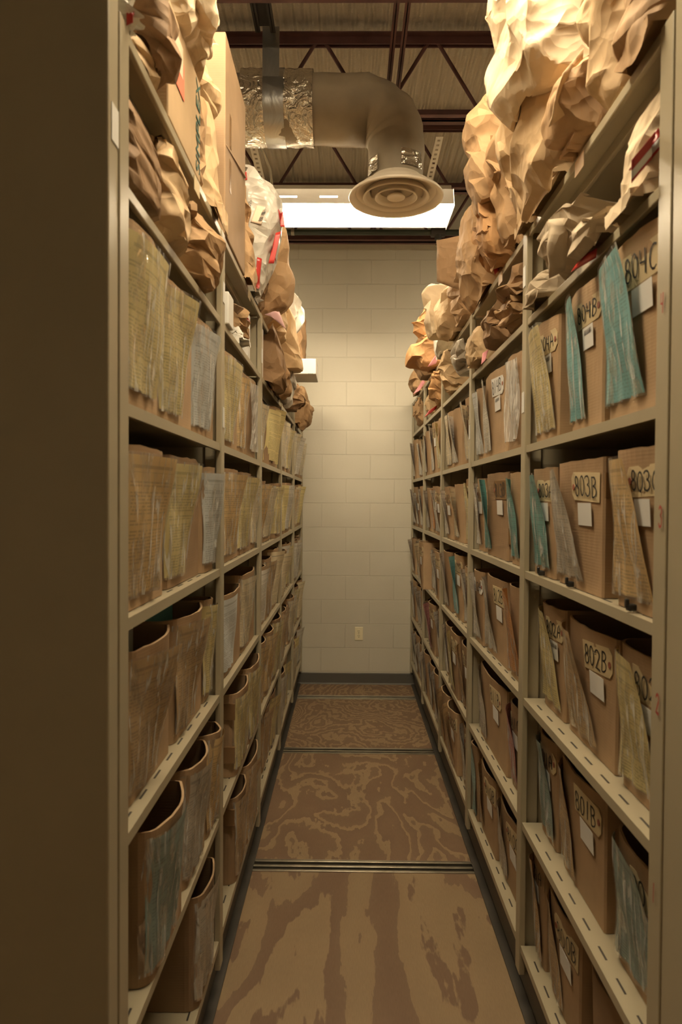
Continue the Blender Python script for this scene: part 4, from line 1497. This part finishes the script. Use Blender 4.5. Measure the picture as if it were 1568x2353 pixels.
def bag(name, label, cat, side, Y, wy, prof, depth, mat, seed, amp=0.022, jit=0.018, nr=9, na=12, group=None, pinch_top=True, power=0.5, lean=0.0, push=False):
    """a crumpled bag. prof: from the foot up, (px, py[, k]) of its aisle-side outline at distance Y; k scales its girth there"""
    rnd = random.Random(seed)
    s = 1 if side == 'R' else -1
    pts = []
    for p in prof:
        c = at(p[0], p[1], Y)
        pts.append((c.x, c.z, p[2] if len(p) > 2 else 1.0))
    # resample evenly along the outline
    acc = [0.0]
    for a, b in zip(pts, pts[1:]):
        acc.append(acc[-1] + math.hypot(b[0] - a[0], b[1] - a[1]))
    rings = []
    for i in range(nr):
        d = acc[-1] * i / (nr - 1)
        j = max(k for k in range(len(acc) - 1) if acc[k] <= d + 1e-9)
        f = (d - acc[j]) / max(1e-9, acc[j + 1] - acc[j])
        rings.append(tuple(pts[j][k] + (pts[j + 1][k] - pts[j][k]) * f for k in range(3)))
    bm = bmesh.new()
    vv = []
    for i, (x, z, k) in enumerate(rings):
        t = i / (nr - 1)
        d = depth * k
        w = wy * (0.55 + 0.45 * k)
        if pinch_top and t > 0.74:
            d *= 0.45 if t < 0.86 else 0.14
        cx = x + s * d / 2
        row = []
        for a in range(na):
            an = 2 * PI * (a + (0.5 if i % 2 else 0.0)) / na
            ca, sa = math.cos(an), math.sin(an)
            q = Vector((cx + d / 2 * math.copysign(abs(ca) ** power, ca), Y + lean * t + w / 2 * math.copysign(abs(sa) ** power, sa), z))
            j_ = jit * (0.5 if i == 0 else 1.0)
            q += Vector((rnd.uniform(-j_, j_) * min(1, d / 0.12), rnd.uniform(-j_, j_), rnd.uniform(-j_, j_) * (0.3 if i == 0 else 1)))
            row.append(bm.verts.new(q))
        vv.append(row)
    for i in range(nr - 1):
        for a in range(na):
            b = (a + 1) % na
            bm.faces.new((vv[i][a], vv[i][b], vv[i + 1][b], vv[i + 1][a]))
    bm.faces.new(list(reversed(vv[0])))
    bm.faces.new(vv[-1])
    finish_paper(bm, 3 if Y < 3.3 else 2, rnd, amp * (0.85 if Y < 3 else 0.55), 1)
    settle(bm, side, 1 if group and 'top deck' in group else 2, Y, wy / 2, push)
    o = bm_obj(bm, name, mat, Vector((sum(r[0] for r in rings) / nr + s * depth / 2, Y, min(r[1] for r in rings))))
    tagit(o, uniq(label), cat, group)
    return o


def sheet(name, mat, corners, parent=None, thick=0.0015, n=8, amp=0.008, seed=1, curl=0.0):
    """a loose sheet through four world points (a, b, c, d round its edge)"""
    rnd = random.Random(seed)
    a, b, c, d = [Vector(p) for p in corners]
    org = (a + b + c + d) / 4
    nrm = (b - a).cross(d - a).normalized()
    off = Vector((rnd.uniform(-9, 9), rnd.uniform(-9, 9), 0))
    base = parent.location if parent else org

    def fn(u, v):
        p = a * (1 - u) * (1 - v) + b * u * (1 - v) + c * u * v + d * (1 - u) * v
        h = amp * (abs(mnoise.noise(p * 14 + off)) - 0.2) + curl * math.sin(PI * u) * math.sin(PI * v)
        return p + nrm * h - base
    o = grid_obj(name, mat, parent, n, n, fn, thick)
    if not parent:
        o.location = org
    return o


def decal(name, mat, corners, Y, parent, n=6, lift=0.003):
    """a strip or label stuck on the bag's viewer-side face, following its surface"""
    tree = HEAP[-1]
    c = [at(px, py, Y) for px, py in corners]

    def fn(u, v):
        p = c[0] * (1 - u) * (1 - v) + c[1] * u * (1 - v) + c[2] * u * v + c[3] * (1 - u) * v
        loc, nrm, idx, dist = tree.ray_cast(Vector((p.x, Y - 0.6, p.z)), Vector((0, 1, 0)))
        y = loc.y if loc is not None else Y
        return Vector((p.x, y - lift, p.z)) - parent.location
    return grid_obj(name, mat, parent, n, n, fn, 0.0008)


def carton(name, label, x0, x1, y0, y1, z0, z1, mat, cat='box', bevel=0.004, group=None):
    q = MB()
    cx, cy = (x0 + x1) / 2, (y0 + y1) / 2
    q.box(x0 - cx, x1 - cx, y0 - cy, y1 - cy, 0, z1 - z0)
    o = q.build(name, mat, loc=(cx, cy, z0), bevel=bevel)
    from mathutils.bvhtree import BVHTree
    HEAP.append(BVHTree.FromPolygons([Vector(v) + Vector((cx, cy, z0)) for v in q.v], q.f))
    tagit(o, uniq(label), cat, group)
    return o


def build_bags():
    K, KL, KP, KD, KO = M['kraft'], M['kraft_light'], M['kraft_pale'], M['kraft_dark'], M['kraft_orange']
    G1, G2 = 'paper bags heaped on the top deck of the right rack', 'paper bags on the second shelf of the right rack'
    G3, G4 = 'paper bags heaped on the top deck of the left rack', 'paper bags on the second shelf of the left rack'

    def B(label, side, Y, wy, prof, depth, mat, seed, group, **kw):
        return bag('paper_bag', label, 'bag', side, Y, wy, prof, depth, mat, seed, group=group, **kw)
    R, L = 'R', 'L'
    # ---- right rack, top deck
    B('kraft paper bag at the top right corner, nearest the end panel', R, 1.255, 0.19, [(1470, 150), (1452, 100), (1458, 40), (1470, -60), (1500, -120, 0.6)], 0.34, K, 1, G1)
    B('tall kraft bag beside the corner bag, sagging over the right deck edge', R, 1.435, 0.16, [(1410, 228, 0.5), (1382, 200), (1370, 120), (1358, 40), (1345, -60), (1380, -120, 0.6)], 0.34, KL, 2, G1)
    t = B('small folded kraft bag lying between two big bags on right deck', R, 1.6, 0.155, [(1330, 330, 0.6), (1285, 305), (1264, 270), (1272, 225), (1300, 190), (1345, 160, 0.7)], 0.30, K, 3, G1, jit=0.012)
    sheet('folded_top', KL, [at(1262, 292, 1.53), at(1292, 170, 1.53), at(1342, 110, 1.56), at(1330, 240, 1.56)], t, amp=0.012, seed=4)
    t = B('broad kraft bag under the huge pale bulging bag, standing on right deck', R, 1.84, 0.3, [(1258, 478, 0.7), (1205, 455), (1188, 400), (1177, 300), (1183, 240), (1212, 185), (1245, 155, 0.7)], 0.36, KL, 5, G1, amp=0.016)
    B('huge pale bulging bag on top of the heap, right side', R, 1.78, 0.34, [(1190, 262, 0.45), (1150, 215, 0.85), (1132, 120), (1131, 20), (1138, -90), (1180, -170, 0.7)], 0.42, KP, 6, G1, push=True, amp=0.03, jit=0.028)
    t = B('rounded brown bag with a taped fold, propped high on right heap', R, 2.34, 0.22, [(1100, 478, 0.5), (1085, 440), (1072, 380), (1066, 310), (1078, 275), (1104, 252), (1140, 243, 0.7)], 0.34, K, 8, G1, push=True, amp=0.014, jit=0.012)
    decal('tape_strip', M['tape'], [(1127, 347), (1158, 347), (1160, 307), (1129, 307)], 2.24, t)
    B('narrow upright kraft bag between the taped bag and the broad bag', R, 2.065, 0.135, [(1205, 540, 0.6), (1180, 500), (1160, 420), (1150, 350), (1146, 290), (1170, 270, 0.7)], 0.34, KL, 9, G1, jit=0.02)
    B('creased brown bag under the taped bag, second from inner right post', R, 2.215, 0.15, [(1180, 570, 0.6), (1150, 540), (1132, 480), (1124, 420), (1128, 350), (1150, 310, 0.7)], 0.32, K, 10, G1, jit=0.02)
    B('big crumpled brown bag hanging to a point over right deck edge', R, 2.72, 0.33, [(1093, 700, 0.25), (1062, 655, 0.6), (1048, 615), (1052, 570), (1070, 520), (1086, 490), (1110, 470, 0.7)], 0.36, K, 11, G1, amp=0.028, jit=0.024)
    B('rumpled orange brown bag with dark folds above the red card tag', R, 2.42, 0.25, [(1148, 625, 0.6), (1120, 600), (1098, 560), (1092, 520), (1100, 490), (1130, 480, 0.6)], 0.32, KO, 12, G1, amp=0.03, jit=0.024)
    o = sheet('paper_envelope', KD, [at(1060, 668, 2.98), at(1006, 648, 3.06), at(1005, 553, 3.06), at(1062, 542, 2.98)], None, thick=0.012, amp=0.012, seed=5)  # dark paper colour stands in for the envelope's backlit shade
    tagit(o, uniq('flat open brown envelope sticking out into the aisle, upper right'), 'envelope', G1)
    B('kraft bag below the flat envelope on the right deck', R, 3.165, 0.26, [(1060, 742, 0.6), (1044, 705), (1040, 665), (1048, 630), (1066, 610, 0.7)], 0.30, K, 13, G1, amp=0.026)
    B('pale creased bag beyond the pointed brown bag, right deck', R, 3.42, 0.24, [(1030, 776, 0.6), (1005, 755), (1000, 720), (1012, 690), (1032, 660, 0.7)], 0.30, KL, 14, G1, amp=0.026)
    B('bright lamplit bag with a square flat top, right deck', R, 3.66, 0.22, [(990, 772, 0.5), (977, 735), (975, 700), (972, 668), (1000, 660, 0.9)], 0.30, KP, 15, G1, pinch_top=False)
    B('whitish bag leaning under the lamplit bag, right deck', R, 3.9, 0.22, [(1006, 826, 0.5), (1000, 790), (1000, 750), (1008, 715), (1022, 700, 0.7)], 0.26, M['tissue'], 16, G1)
    B('orange brown bag with a pointed corner reaching into the aisle', R, 4.34, 0.22, [(985, 792, 0.6), (962, 770), (942, 750, 0.8), (962, 728), (985, 712, 0.7)], 0.30, KO, 17, G1, push=True)
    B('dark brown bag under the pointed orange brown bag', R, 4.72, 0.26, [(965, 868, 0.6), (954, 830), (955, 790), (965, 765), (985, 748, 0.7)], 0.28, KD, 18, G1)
    B('folded kraft bag lying over the deck edge near the pink tag', R, 4.28, 0.28, [(985, 850, 0.6), (955, 842, 0.9), (934, 832), (942, 802), (965, 785), (990, 772, 0.7)], 0.30, KO, 19, G1)
    B('smallest brown bag at the wall end of the right deck', R, 5.25, 0.30, [(955, 908, 0.6), (945, 895), (944, 870), (950, 850), (962, 838, 0.7)], 0.28, K, 20, G1)
    for i, (c, lab) in enumerate((([at(1138, 632, 2.42), at(1132, 600, 2.42), at(1160, 575, 2.50), at(1166, 598, 2.50)], 'red card tag hanging from bags by the second right post'),
                                  ([at(983, 843, 4.05), at(1002, 836, 4.10), at(1013, 812, 4.15), at(1000, 818, 4.10)], 'bright pink tag poking out far along the right deck'),
                                  ([at(963, 898, 4.9), at(950, 906, 4.9), at(972, 872, 5.0), at(978, 878, 4.95)], 'pink slip hanging near the wall end of right deck'))):
        o = sheet('evidence_tag', M['red_tape'] if i == 0 else M['pink'], c, None, amp=0.004, seed=30 + i, n=4)
        tagit(o, uniq(lab), 'tag', 'loose tags on the racks')
    # ---- right rack, second shelf
    t = B('pale bag with red and white sealing tape, beside right end panel', R, 1.292, 0.19, [(1432, 500), (1432, 440), (1446, 360), (1462, 300), (1490, 240, 0.8)], 0.36, KP, 21, G2, amp=0.007, jit=0.008)
    for mt, a, b in ((M['red_tape'], 325, 350), (M['white_card'], 350, 370), (M['red_tape'], 370, 378)):
        decal('sealing_tape', mt, [(1450, b + 45), (1528, b - 48), (1528, a - 48), (1450, a + 45)], 1.20, t, n=10)
    t = B('grey beige folded over paper bag on second shelf, right rack', R, 1.665, 0.24, [(1312, 622, 0.7), (1268, 590), (1252, 550), (1256, 512), (1292, 490, 0.9)], 0.32, M['grey_paper'], 22, G2, amp=0.007, jit=0.008)
    sheet('folded_top', M['grey_paper'], [at(1262, 640, 1.62), at(1298, 622, 1.58), at(1310, 500, 1.58), at(1262, 505, 1.60)], t, amp=0.01, curl=0.03, seed=8)
    B('rose beige creased bag behind the red card on second shelf', R, 1.46, 0.15, [(1345, 585, 0.7), (1325, 560), (1322, 525), (1345, 510), (1390, 512, 0.6)], 0.30, M['grey_paper'], 23, G2, amp=0.009)
    o = sheet('red_card', M['red_tape'], [at(1312, 626, 1.56), at(1372, 592, 1.44), at(1374, 570, 1.44), at(1338, 588, 1.50)], None, amp=0.003, n=4)
    tagit(o, uniq('bright red card hanging over the second shelf edge, right rack'), 'card')
    o = B('long wrapped paper parcel pointing out beside the first inner post', R, 1.92, 0.2, [(1240, 705, 0.7), (1210, 692), (1214, 668), (1232, 640, 0.9)], 0.36, M['grey_paper'], 24, G2, amp=0.008, jit=0.006, pinch_top=False)
    B('crushed tan bag under the dark folded bag, right rack', R, 2.24, 0.22, [(1180, 752, 0.7), (1156, 735), (1152, 712), (1165, 695, 0.8)], 0.30, K, 26, G2, amp=0.016)
    B('dark folded brown bag in the second bay, second shelf, right rack', R, 2.23, 0.23, [(1170, 700, 0.7), (1142, 680), (1136, 665), (1160, 645), (1200, 630, 0.5)], 0.34, KD, 25, G2, push=True, amp=0.012)
    B('curled brown paper roll beside a square parcel, right rack', R, 2.52, 0.2, [(1128, 790, 0.8), (1115, 765), (1112, 740), (1122, 718), (1140, 705, 0.6)], 0.30, KD, 27, G2, amp=0.016)
    t = B('square ended tan parcel overhanging the second shelf, right rack', R, 2.8, 0.24, [(1085, 836), (1080, 826), (1076, 800), (1076, 775), (1084, 764)], 0.34, KL, 28, G2, amp=0.005, jit=0.004, pinch_top=False, power=0.35)
    B('grey plastic wrapped packet in the third bay, right rack', R, 3.18, 0.22, [(1062, 858, 0.7), (1050, 840), (1045, 815), (1046, 792, 0.8)], 0.30, M['grey_plastic'], 29, G2, amp=0.016)
    B('wrinkled light bag beside the grey plastic packet, right rack', R, 3.60, 0.24, [(1030, 905, 0.7), (1017, 880), (1014, 845), (1018, 815, 0.8)], 0.28, KL, 30, G2, amp=0.022)
    B('crumpled orange brown bag in the fourth bay, second shelf, right rack', R, 4.20, 0.32, [(1004, 925, 0.7), (987, 905), (990, 880), (1000, 858, 0.7)], 0.28, KO, 31, G2)
    B('light tan flat bag beside the orange brown bag, right rack', R, 4.58, 0.22, [(992, 950, 0.7), (980, 938), (983, 915), (992, 900, 0.6)], 0.26, KL, 32, G2)
    B('small crumpled bag in the last bay, second shelf, right rack', R, 5.15, 0.26, [(966, 975, 0.7), (955, 960), (952, 940), (960, 920, 0.6)], 0.26, K, 33, G2)
    for i, (c, lab) in enumerate((([at(1106, 838, 2.62), at(1116, 828, 2.62), at(1124, 802, 2.66), at(1110, 812, 2.64)], 'pink slip hanging between second and third shelf, right rack'),
                                  ([at(975, 960, 4.3), at(1003, 940, 4.3), at(1006, 930, 4.3), at(985, 944, 4.3)], 'small red tag on a far bag, second shelf, right rack'))):
        o = sheet('evidence_tag', M['pink'] if i == 0 else M['red_tape'], c, None, amp=0.004, seed=40 + i, n=4)
        tagit(o, uniq(lab), 'tag', 'loose tags on the racks')

    # ---- left rack, top deck
    t = B('small white and red packet at the top left corner', L, 1.2, 0.08, [(296, 70), (303, 45), (300, 10), (290, -40, 0.7)], 0.25, M['tissue'], 41, G3)
    decal('red_band', M['red_tape'], [(292, 62), (307, 55), (307, 22), (292, 34)], 1.17, t)
    B('light kraft bag lying along the left deck edge by end panel', L, 1.33, 0.17, [(345, 178, 0.8), (340, 150), (325, 110), (305, 60, 0.6)], 0.30, KL, 42, G3, amp=0.012)
    B('dark brown bag with a sharp fold above the light bag, left deck', L, 1.36, 0.15, [(352, 180, 0.5), (380, 140), (391, 98), (386, 60), (366, 25), (340, -30, 0.7)], 0.32, KD, 43, G3, push=True, amp=0.014)
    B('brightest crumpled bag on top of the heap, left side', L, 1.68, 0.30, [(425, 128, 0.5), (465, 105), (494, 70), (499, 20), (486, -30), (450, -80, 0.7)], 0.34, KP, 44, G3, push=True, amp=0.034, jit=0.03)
    # carton with green print
    yA, yB, z1 = 1.455, 1.765, 2.615
    c = carton('cardboard_carton', 'cardboard carton with dark green lettering and coral label on left deck', XL - 0.40, XL + 0.0, yA, yB, SH[1] + 0.001, z1, CARTON[3], 'box')
    lx, ly, lz = c.location
    fx = XL + 0.0015 - lx
    fnt = bpy.data.curves.new('printed_letters', 'FONT')
    fnt.body = 'SIMPLEX'
    fnt.size = 0.062
    fnt.extrude = 0.0004
    tmp = bpy.data.objects.new('letters_curve', fnt)
    lme = bpy.data.meshes.new_from_object(tmp)
    bpy.data.objects.remove(tmp)
    fo = bpy.data.objects.new('printed_letters', lme)
    COL.objects.link(fo)
    fo.parent = c
    lme.materials.clear()
    lme.materials.append(M['greenink'])
    # text runs upward, its top towards the viewer's side, facing the aisle
    fo.rotation_euler = Matrix(((0, 0, 1), (0, -1, 0), (1, 0, 0))).to_euler()
    fo.location = (fx, yB - 0.012 - ly, 0.012)
    for nm, mt, a, b_, zz0, zz1, e in (('address_label', M['coral'], 1.50, 1.585, 0.105, 0.185, 0.0006), ('address_label', M['cream'], 1.50, 1.57, 0.145, 0.215, 0.0012)):
        q = MB()
        q.box(fx, fx + e, a - ly, b_ - ly, zz0, zz1)
        q.build(nm, mt, c)
    B('small crushed bag wedged between green lettered carton and tall carton', L, 1.93, 0.18, [(462, 250, 0.6), (478, 240), (484, 205), (470, 170), (450, 150, 0.7)], 0.26, KL, 45, G3, push=True, amp=0.03)
    B('flat kraft bag standing beside the green lettered carton', L, 1.82, 0.09, [(466, 425, 0.9), (474, 380), (474, 300), (466, 240, 0.8)], 0.32, K, 46, G3, amp=0.010, jit=0.008)
    B('long kraft bag slumped over the deck edge before tall carton', L, 1.95, 0.14, [(520, 530, 0.25), (512, 490, 0.7), (497, 400), (488, 300), (476, 240, 0.8)], 0.30, KL, 47, G3, amp=0.010, jit=0.010)
    # tall carton with a flap
    c = carton('tall_carton', 'tall plain cardboard carton with a dark open flap, left deck', XL - 0.42, XL + 0.005, 2.09, 2.49, SH[1] + 0.001, 2.97, CARTON[2], 'box')
    lx, ly, lz = c.location
    sheet('torn_flap', CARTON[2], [at(508, 335, 2.10), at(520, 332, 2.10), at(566, 408, 2.46), at(556, 408, 2.46)], c, thick=0.005, amp=0.002)
    for zz in (0.16, 0.30):
        q = MB()
        q.box(XL + 0.0055 - lx, XL + 0.0062 - lx, 2.16 - ly, 2.19 - ly, zz, zz + 0.10)
        q.build('printed_mark', M['tape'], c)
    B('narrow brown paper parcel standing between tall carton and white plastic bag', L, 2.56, 0.11, [(580, 660, 0.7), (584, 600), (580, 540), (570, 480), (562, 420, 0.8)], 0.30, K, 48, G3, amp=0.010)
    # white plastic bag with red tape
    t = bag('plastic_bag', 'white plastic bag sealed with red tape, bulging over the left aisle side', 'bag', L, 2.79, 0.32,
            [(590, 690, 0.25), (608, 655, 0.55), (632, 600, 0.9), (650, 555), (656, 505), (650, 465), (630, 440), (598, 418), (566, 410, 0.8)], 0.34, M['white_plastic'], 49, group=G3, amp=0.016, jit=0.012)
    decal('red_tape', M['red_tape'], [(617, 606), (630, 606), (646, 532), (634, 536)], 2.70, t, n=8)
    decal('red_tape', M['red_tape'], [(586, 668), (596, 668), (604, 600), (594, 598)], 2.70, t, n=8)
    decal('red_tape', M['red_tape'], [(645, 522), (655, 522), (651, 488), (641, 486)], 2.70, t, n=8)
    decal('red_tape', M['red_tape'], [(566, 432), (574, 430), (572, 412), (566, 412)], 2.70, t, n=4)
    lb = decal('shipping_label', M['cream'], [(580, 520), (604, 526), (613, 486), (593, 482)], 2.68, t, n=8)
    rnd = random.Random(3)
    tree = HEAP[-1]

    def printed(nm, marks, par):
        q = MB()
        for px, py, w_, h_ in marks:
            a = at(px, py, 2.68)
            hit = tree.ray_cast(Vector((a.x, 2.0, a.z)), Vector((0, 1, 0)))[0]
            y = (hit.y if hit is not None else 2.68) - 0.006
            q.box(a.x, a.x + w_, y, y + 0.0006, a.z, a.z + h_)
        q.v = [tuple(Vector(v) - t.location) for v in q.v]
        q.build(nm, M['ink'], par)
    printed('barcode', [(597 + k * 0.62, 519 - k * 1.5, rnd.choice((0.010, 0.014)), rnd.choice((0.0008, 0.0018))) for k in range(18)], t)
    printed('printed_lines', [(569 + c_ * 4 + k * 0.5, 512 - k * 5.2 - c_ * 3, 0.0022, 0.006) for c_ in range(3) for k in range(7)], t)
    B('tall brown paper bag behind the white plastic bag, left deck', L, 3.17, 0.27, [(612, 745, 0.5), (640, 720), (662, 690), (668, 645), (661, 600), (664, 560), (650, 530, 0.7)], 0.36, K, 50, G3, amp=0.016)
    B('dark narrow bag under the white plastic bag, left deck', L, 3, 0.05, [(598, 720, 0.7), (614, 690), (618, 650), (610, 620, 0.7)], 0.30, KD, 51, G3, amp=0.010)
    t = sheet('pink_paper', M['pink_pale'], [at(608, 722, 3.05), at(626, 730, 3.05), at(657, 756, 3.10), at(642, 716, 3.10)], None, amp=0.004, curl=0.03, n=8)
    tagit(t, uniq('pale pink curled paper at the third left post'), 'paper')
    B('creased kraft bag hanging in front of the pink paper, left deck', L, 3.43, 0.2, [(640, 790, 0.6), (660, 775), (664, 740), (656, 700), (650, 670, 0.7)], 0.30, KL, 52, G3, amp=0.02)
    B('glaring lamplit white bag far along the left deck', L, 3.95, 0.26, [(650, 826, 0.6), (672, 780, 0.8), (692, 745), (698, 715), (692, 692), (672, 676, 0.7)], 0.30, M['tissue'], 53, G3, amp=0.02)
    B('flat bottomed kraft bag below the lamplit white bag', L, 3.68, 0.24, [(692, 852, 0.4), (690, 820, 0.5), (684, 780, 0.9), (678, 740), (668, 715, 0.7)], 0.30, KL, 54, G3, amp=0.014)
    B('dark bag beyond the flat bottomed bag on left deck', L, 4.95, 0.30, [(690, 868, 0.7), (702, 830), (703, 780), (698, 730), (688, 700, 0.7)], 0.30, KD, 55, G3, amp=0.016)
    wb = carton('white_box', 'white flat box jutting into the aisle far along the left deck', -0.56, -0.215, 4.42, 4.74, SH[1] + 0.001, 2.462, M['white_card'], 'box')
    q = MB()
    q.box(0.12, 0.155, -0.1595, -0.159, 0.0, 0.012)
    q.box(0.1715, 0.1722, -0.13, -0.10, 0.004, 0.020)
    q.build('hand_hole', M['slot'], wb)
    # ---- left rack, second shelf
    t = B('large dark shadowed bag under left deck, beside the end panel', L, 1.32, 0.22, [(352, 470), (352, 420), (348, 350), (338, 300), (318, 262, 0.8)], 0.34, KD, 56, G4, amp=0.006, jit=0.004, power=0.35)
    q = MB()
    for k in range(9):
        a = on_x(0, 340 + k * 11, XL)
    B('light folded bag foot curling over second shelf edge, left rack', L, 1.53, 0.18, [(402, 572, 0.6), (432, 545, 0.9), (434, 500), (425, 440), (415, 380), (395, 330, 0.7)], 0.30, KL, 57, G4, amp=0.014)
    B('tan crumpled bag before the first inner left post', L, 1.8, 0.28, [(466, 655, 0.6), (490, 640), (496, 590), (484, 540), (462, 505, 0.7)], 0.30, K, 58, G4, amp=0.022)
    wb = carton('white_box', 'small white box beside the first inner left post', XL - 0.30, XL + 0.010, 2.13, 2.22, SH[2] + 0.001, 2.20, M['white_card'], 'box')
    q = MB()
    q.box(0.06, 0.10, -0.0455, -0.0452, 0.012, 0.014)
    q.box(0.06, 0.10, -0.0455, -0.0452, 0.018, 0.0195)
    q.build('small_print', M['ink'], wb)
    o = sheet('brown_flap', KD, [at(512, 684, 2.15), at(560, 708, 2.45), at(545, 722, 2.45), at(512, 690, 2.15)], None, thick=0.004, amp=0.006)
    o = tagit(o, uniq('stiff brown flap of paper over the small white box'), 'paper')
    B('rolled kraft bag behind the small white box, left rack', L, 2.58, 0.15, [(552, 800, 0.8), (566, 770), (570, 735), (556, 715, 0.7)], 0.30, K, 59, G4, amp=0.016)
    B('crushed white tissue on the second shelf edge, left rack', L, 2.44, 0.08, [(546, 800, 0.8), (558, 785), (557, 765), (546, 760, 0.7)], 0.16, M['tissue'], 60, G4, amp=0.016)
    wc = carton('white_carton', 'white upright carton with a red stripe on second shelf, left rack', XL - 0.30, XL - 0.02, 2.74, 2.80, SH[2] + 0.001, 2.30, M['white_card'], 'box')
    q = MB()
    q.box(-0.139, 0.1405, -0.0305, 0.0305, 0.172, 0.180)
    q.build('red_stripe', M['red_tape'], wc)
    carton('white_panel_carton', 'white upright carton just past the second inner left post', XL - 0.30, XL - 0.004, 3.02, 3.10, SH[2] + 0.001, 2.32, M['white_card'], 'box')
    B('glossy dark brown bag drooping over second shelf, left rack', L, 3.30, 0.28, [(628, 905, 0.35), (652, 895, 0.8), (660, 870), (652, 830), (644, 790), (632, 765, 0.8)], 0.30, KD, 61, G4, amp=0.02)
    B('brown bag corner sagging beside the white plastic sack, left rack', L, 3.55, 0.16, [(640, 915, 0.3), (662, 905, 0.7), (668, 890), (660, 850), (648, 820, 0.8)], 0.26, K, 62, G4, amp=0.014)
    bag('plastic_bag', 'white plastic sack hanging below the flat bottomed kraft bag', 'bag', L, 3.74, 0.14, [(664, 935, 0.4), (676, 905, 0.8), (680, 880), (674, 855), (662, 845, 0.7)], 0.22, M['white_plastic'], 63, group=G4, amp=0.012)
    B('dark bag sagging from the second shelf in the fourth bay, left rack', L, 4.35, 0.28, [(684, 945, 0.5), (697, 925), (698, 905), (688, 890, 0.7)], 0.26, KD, 64, G4, amp=0.018)
    B('knotted brown bundle nearest the wall on second shelf, left rack', L, 5.10, 0.34, [(696, 990, 0.5), (710, 970), (715, 940), (708, 915), (700, 900, 0.7)], 0.28, K, 65, G4, amp=0.024)


build_setting()
build_rack('R')
build_rack('L')
build_ceiling()
build_boxes()
build_bags()
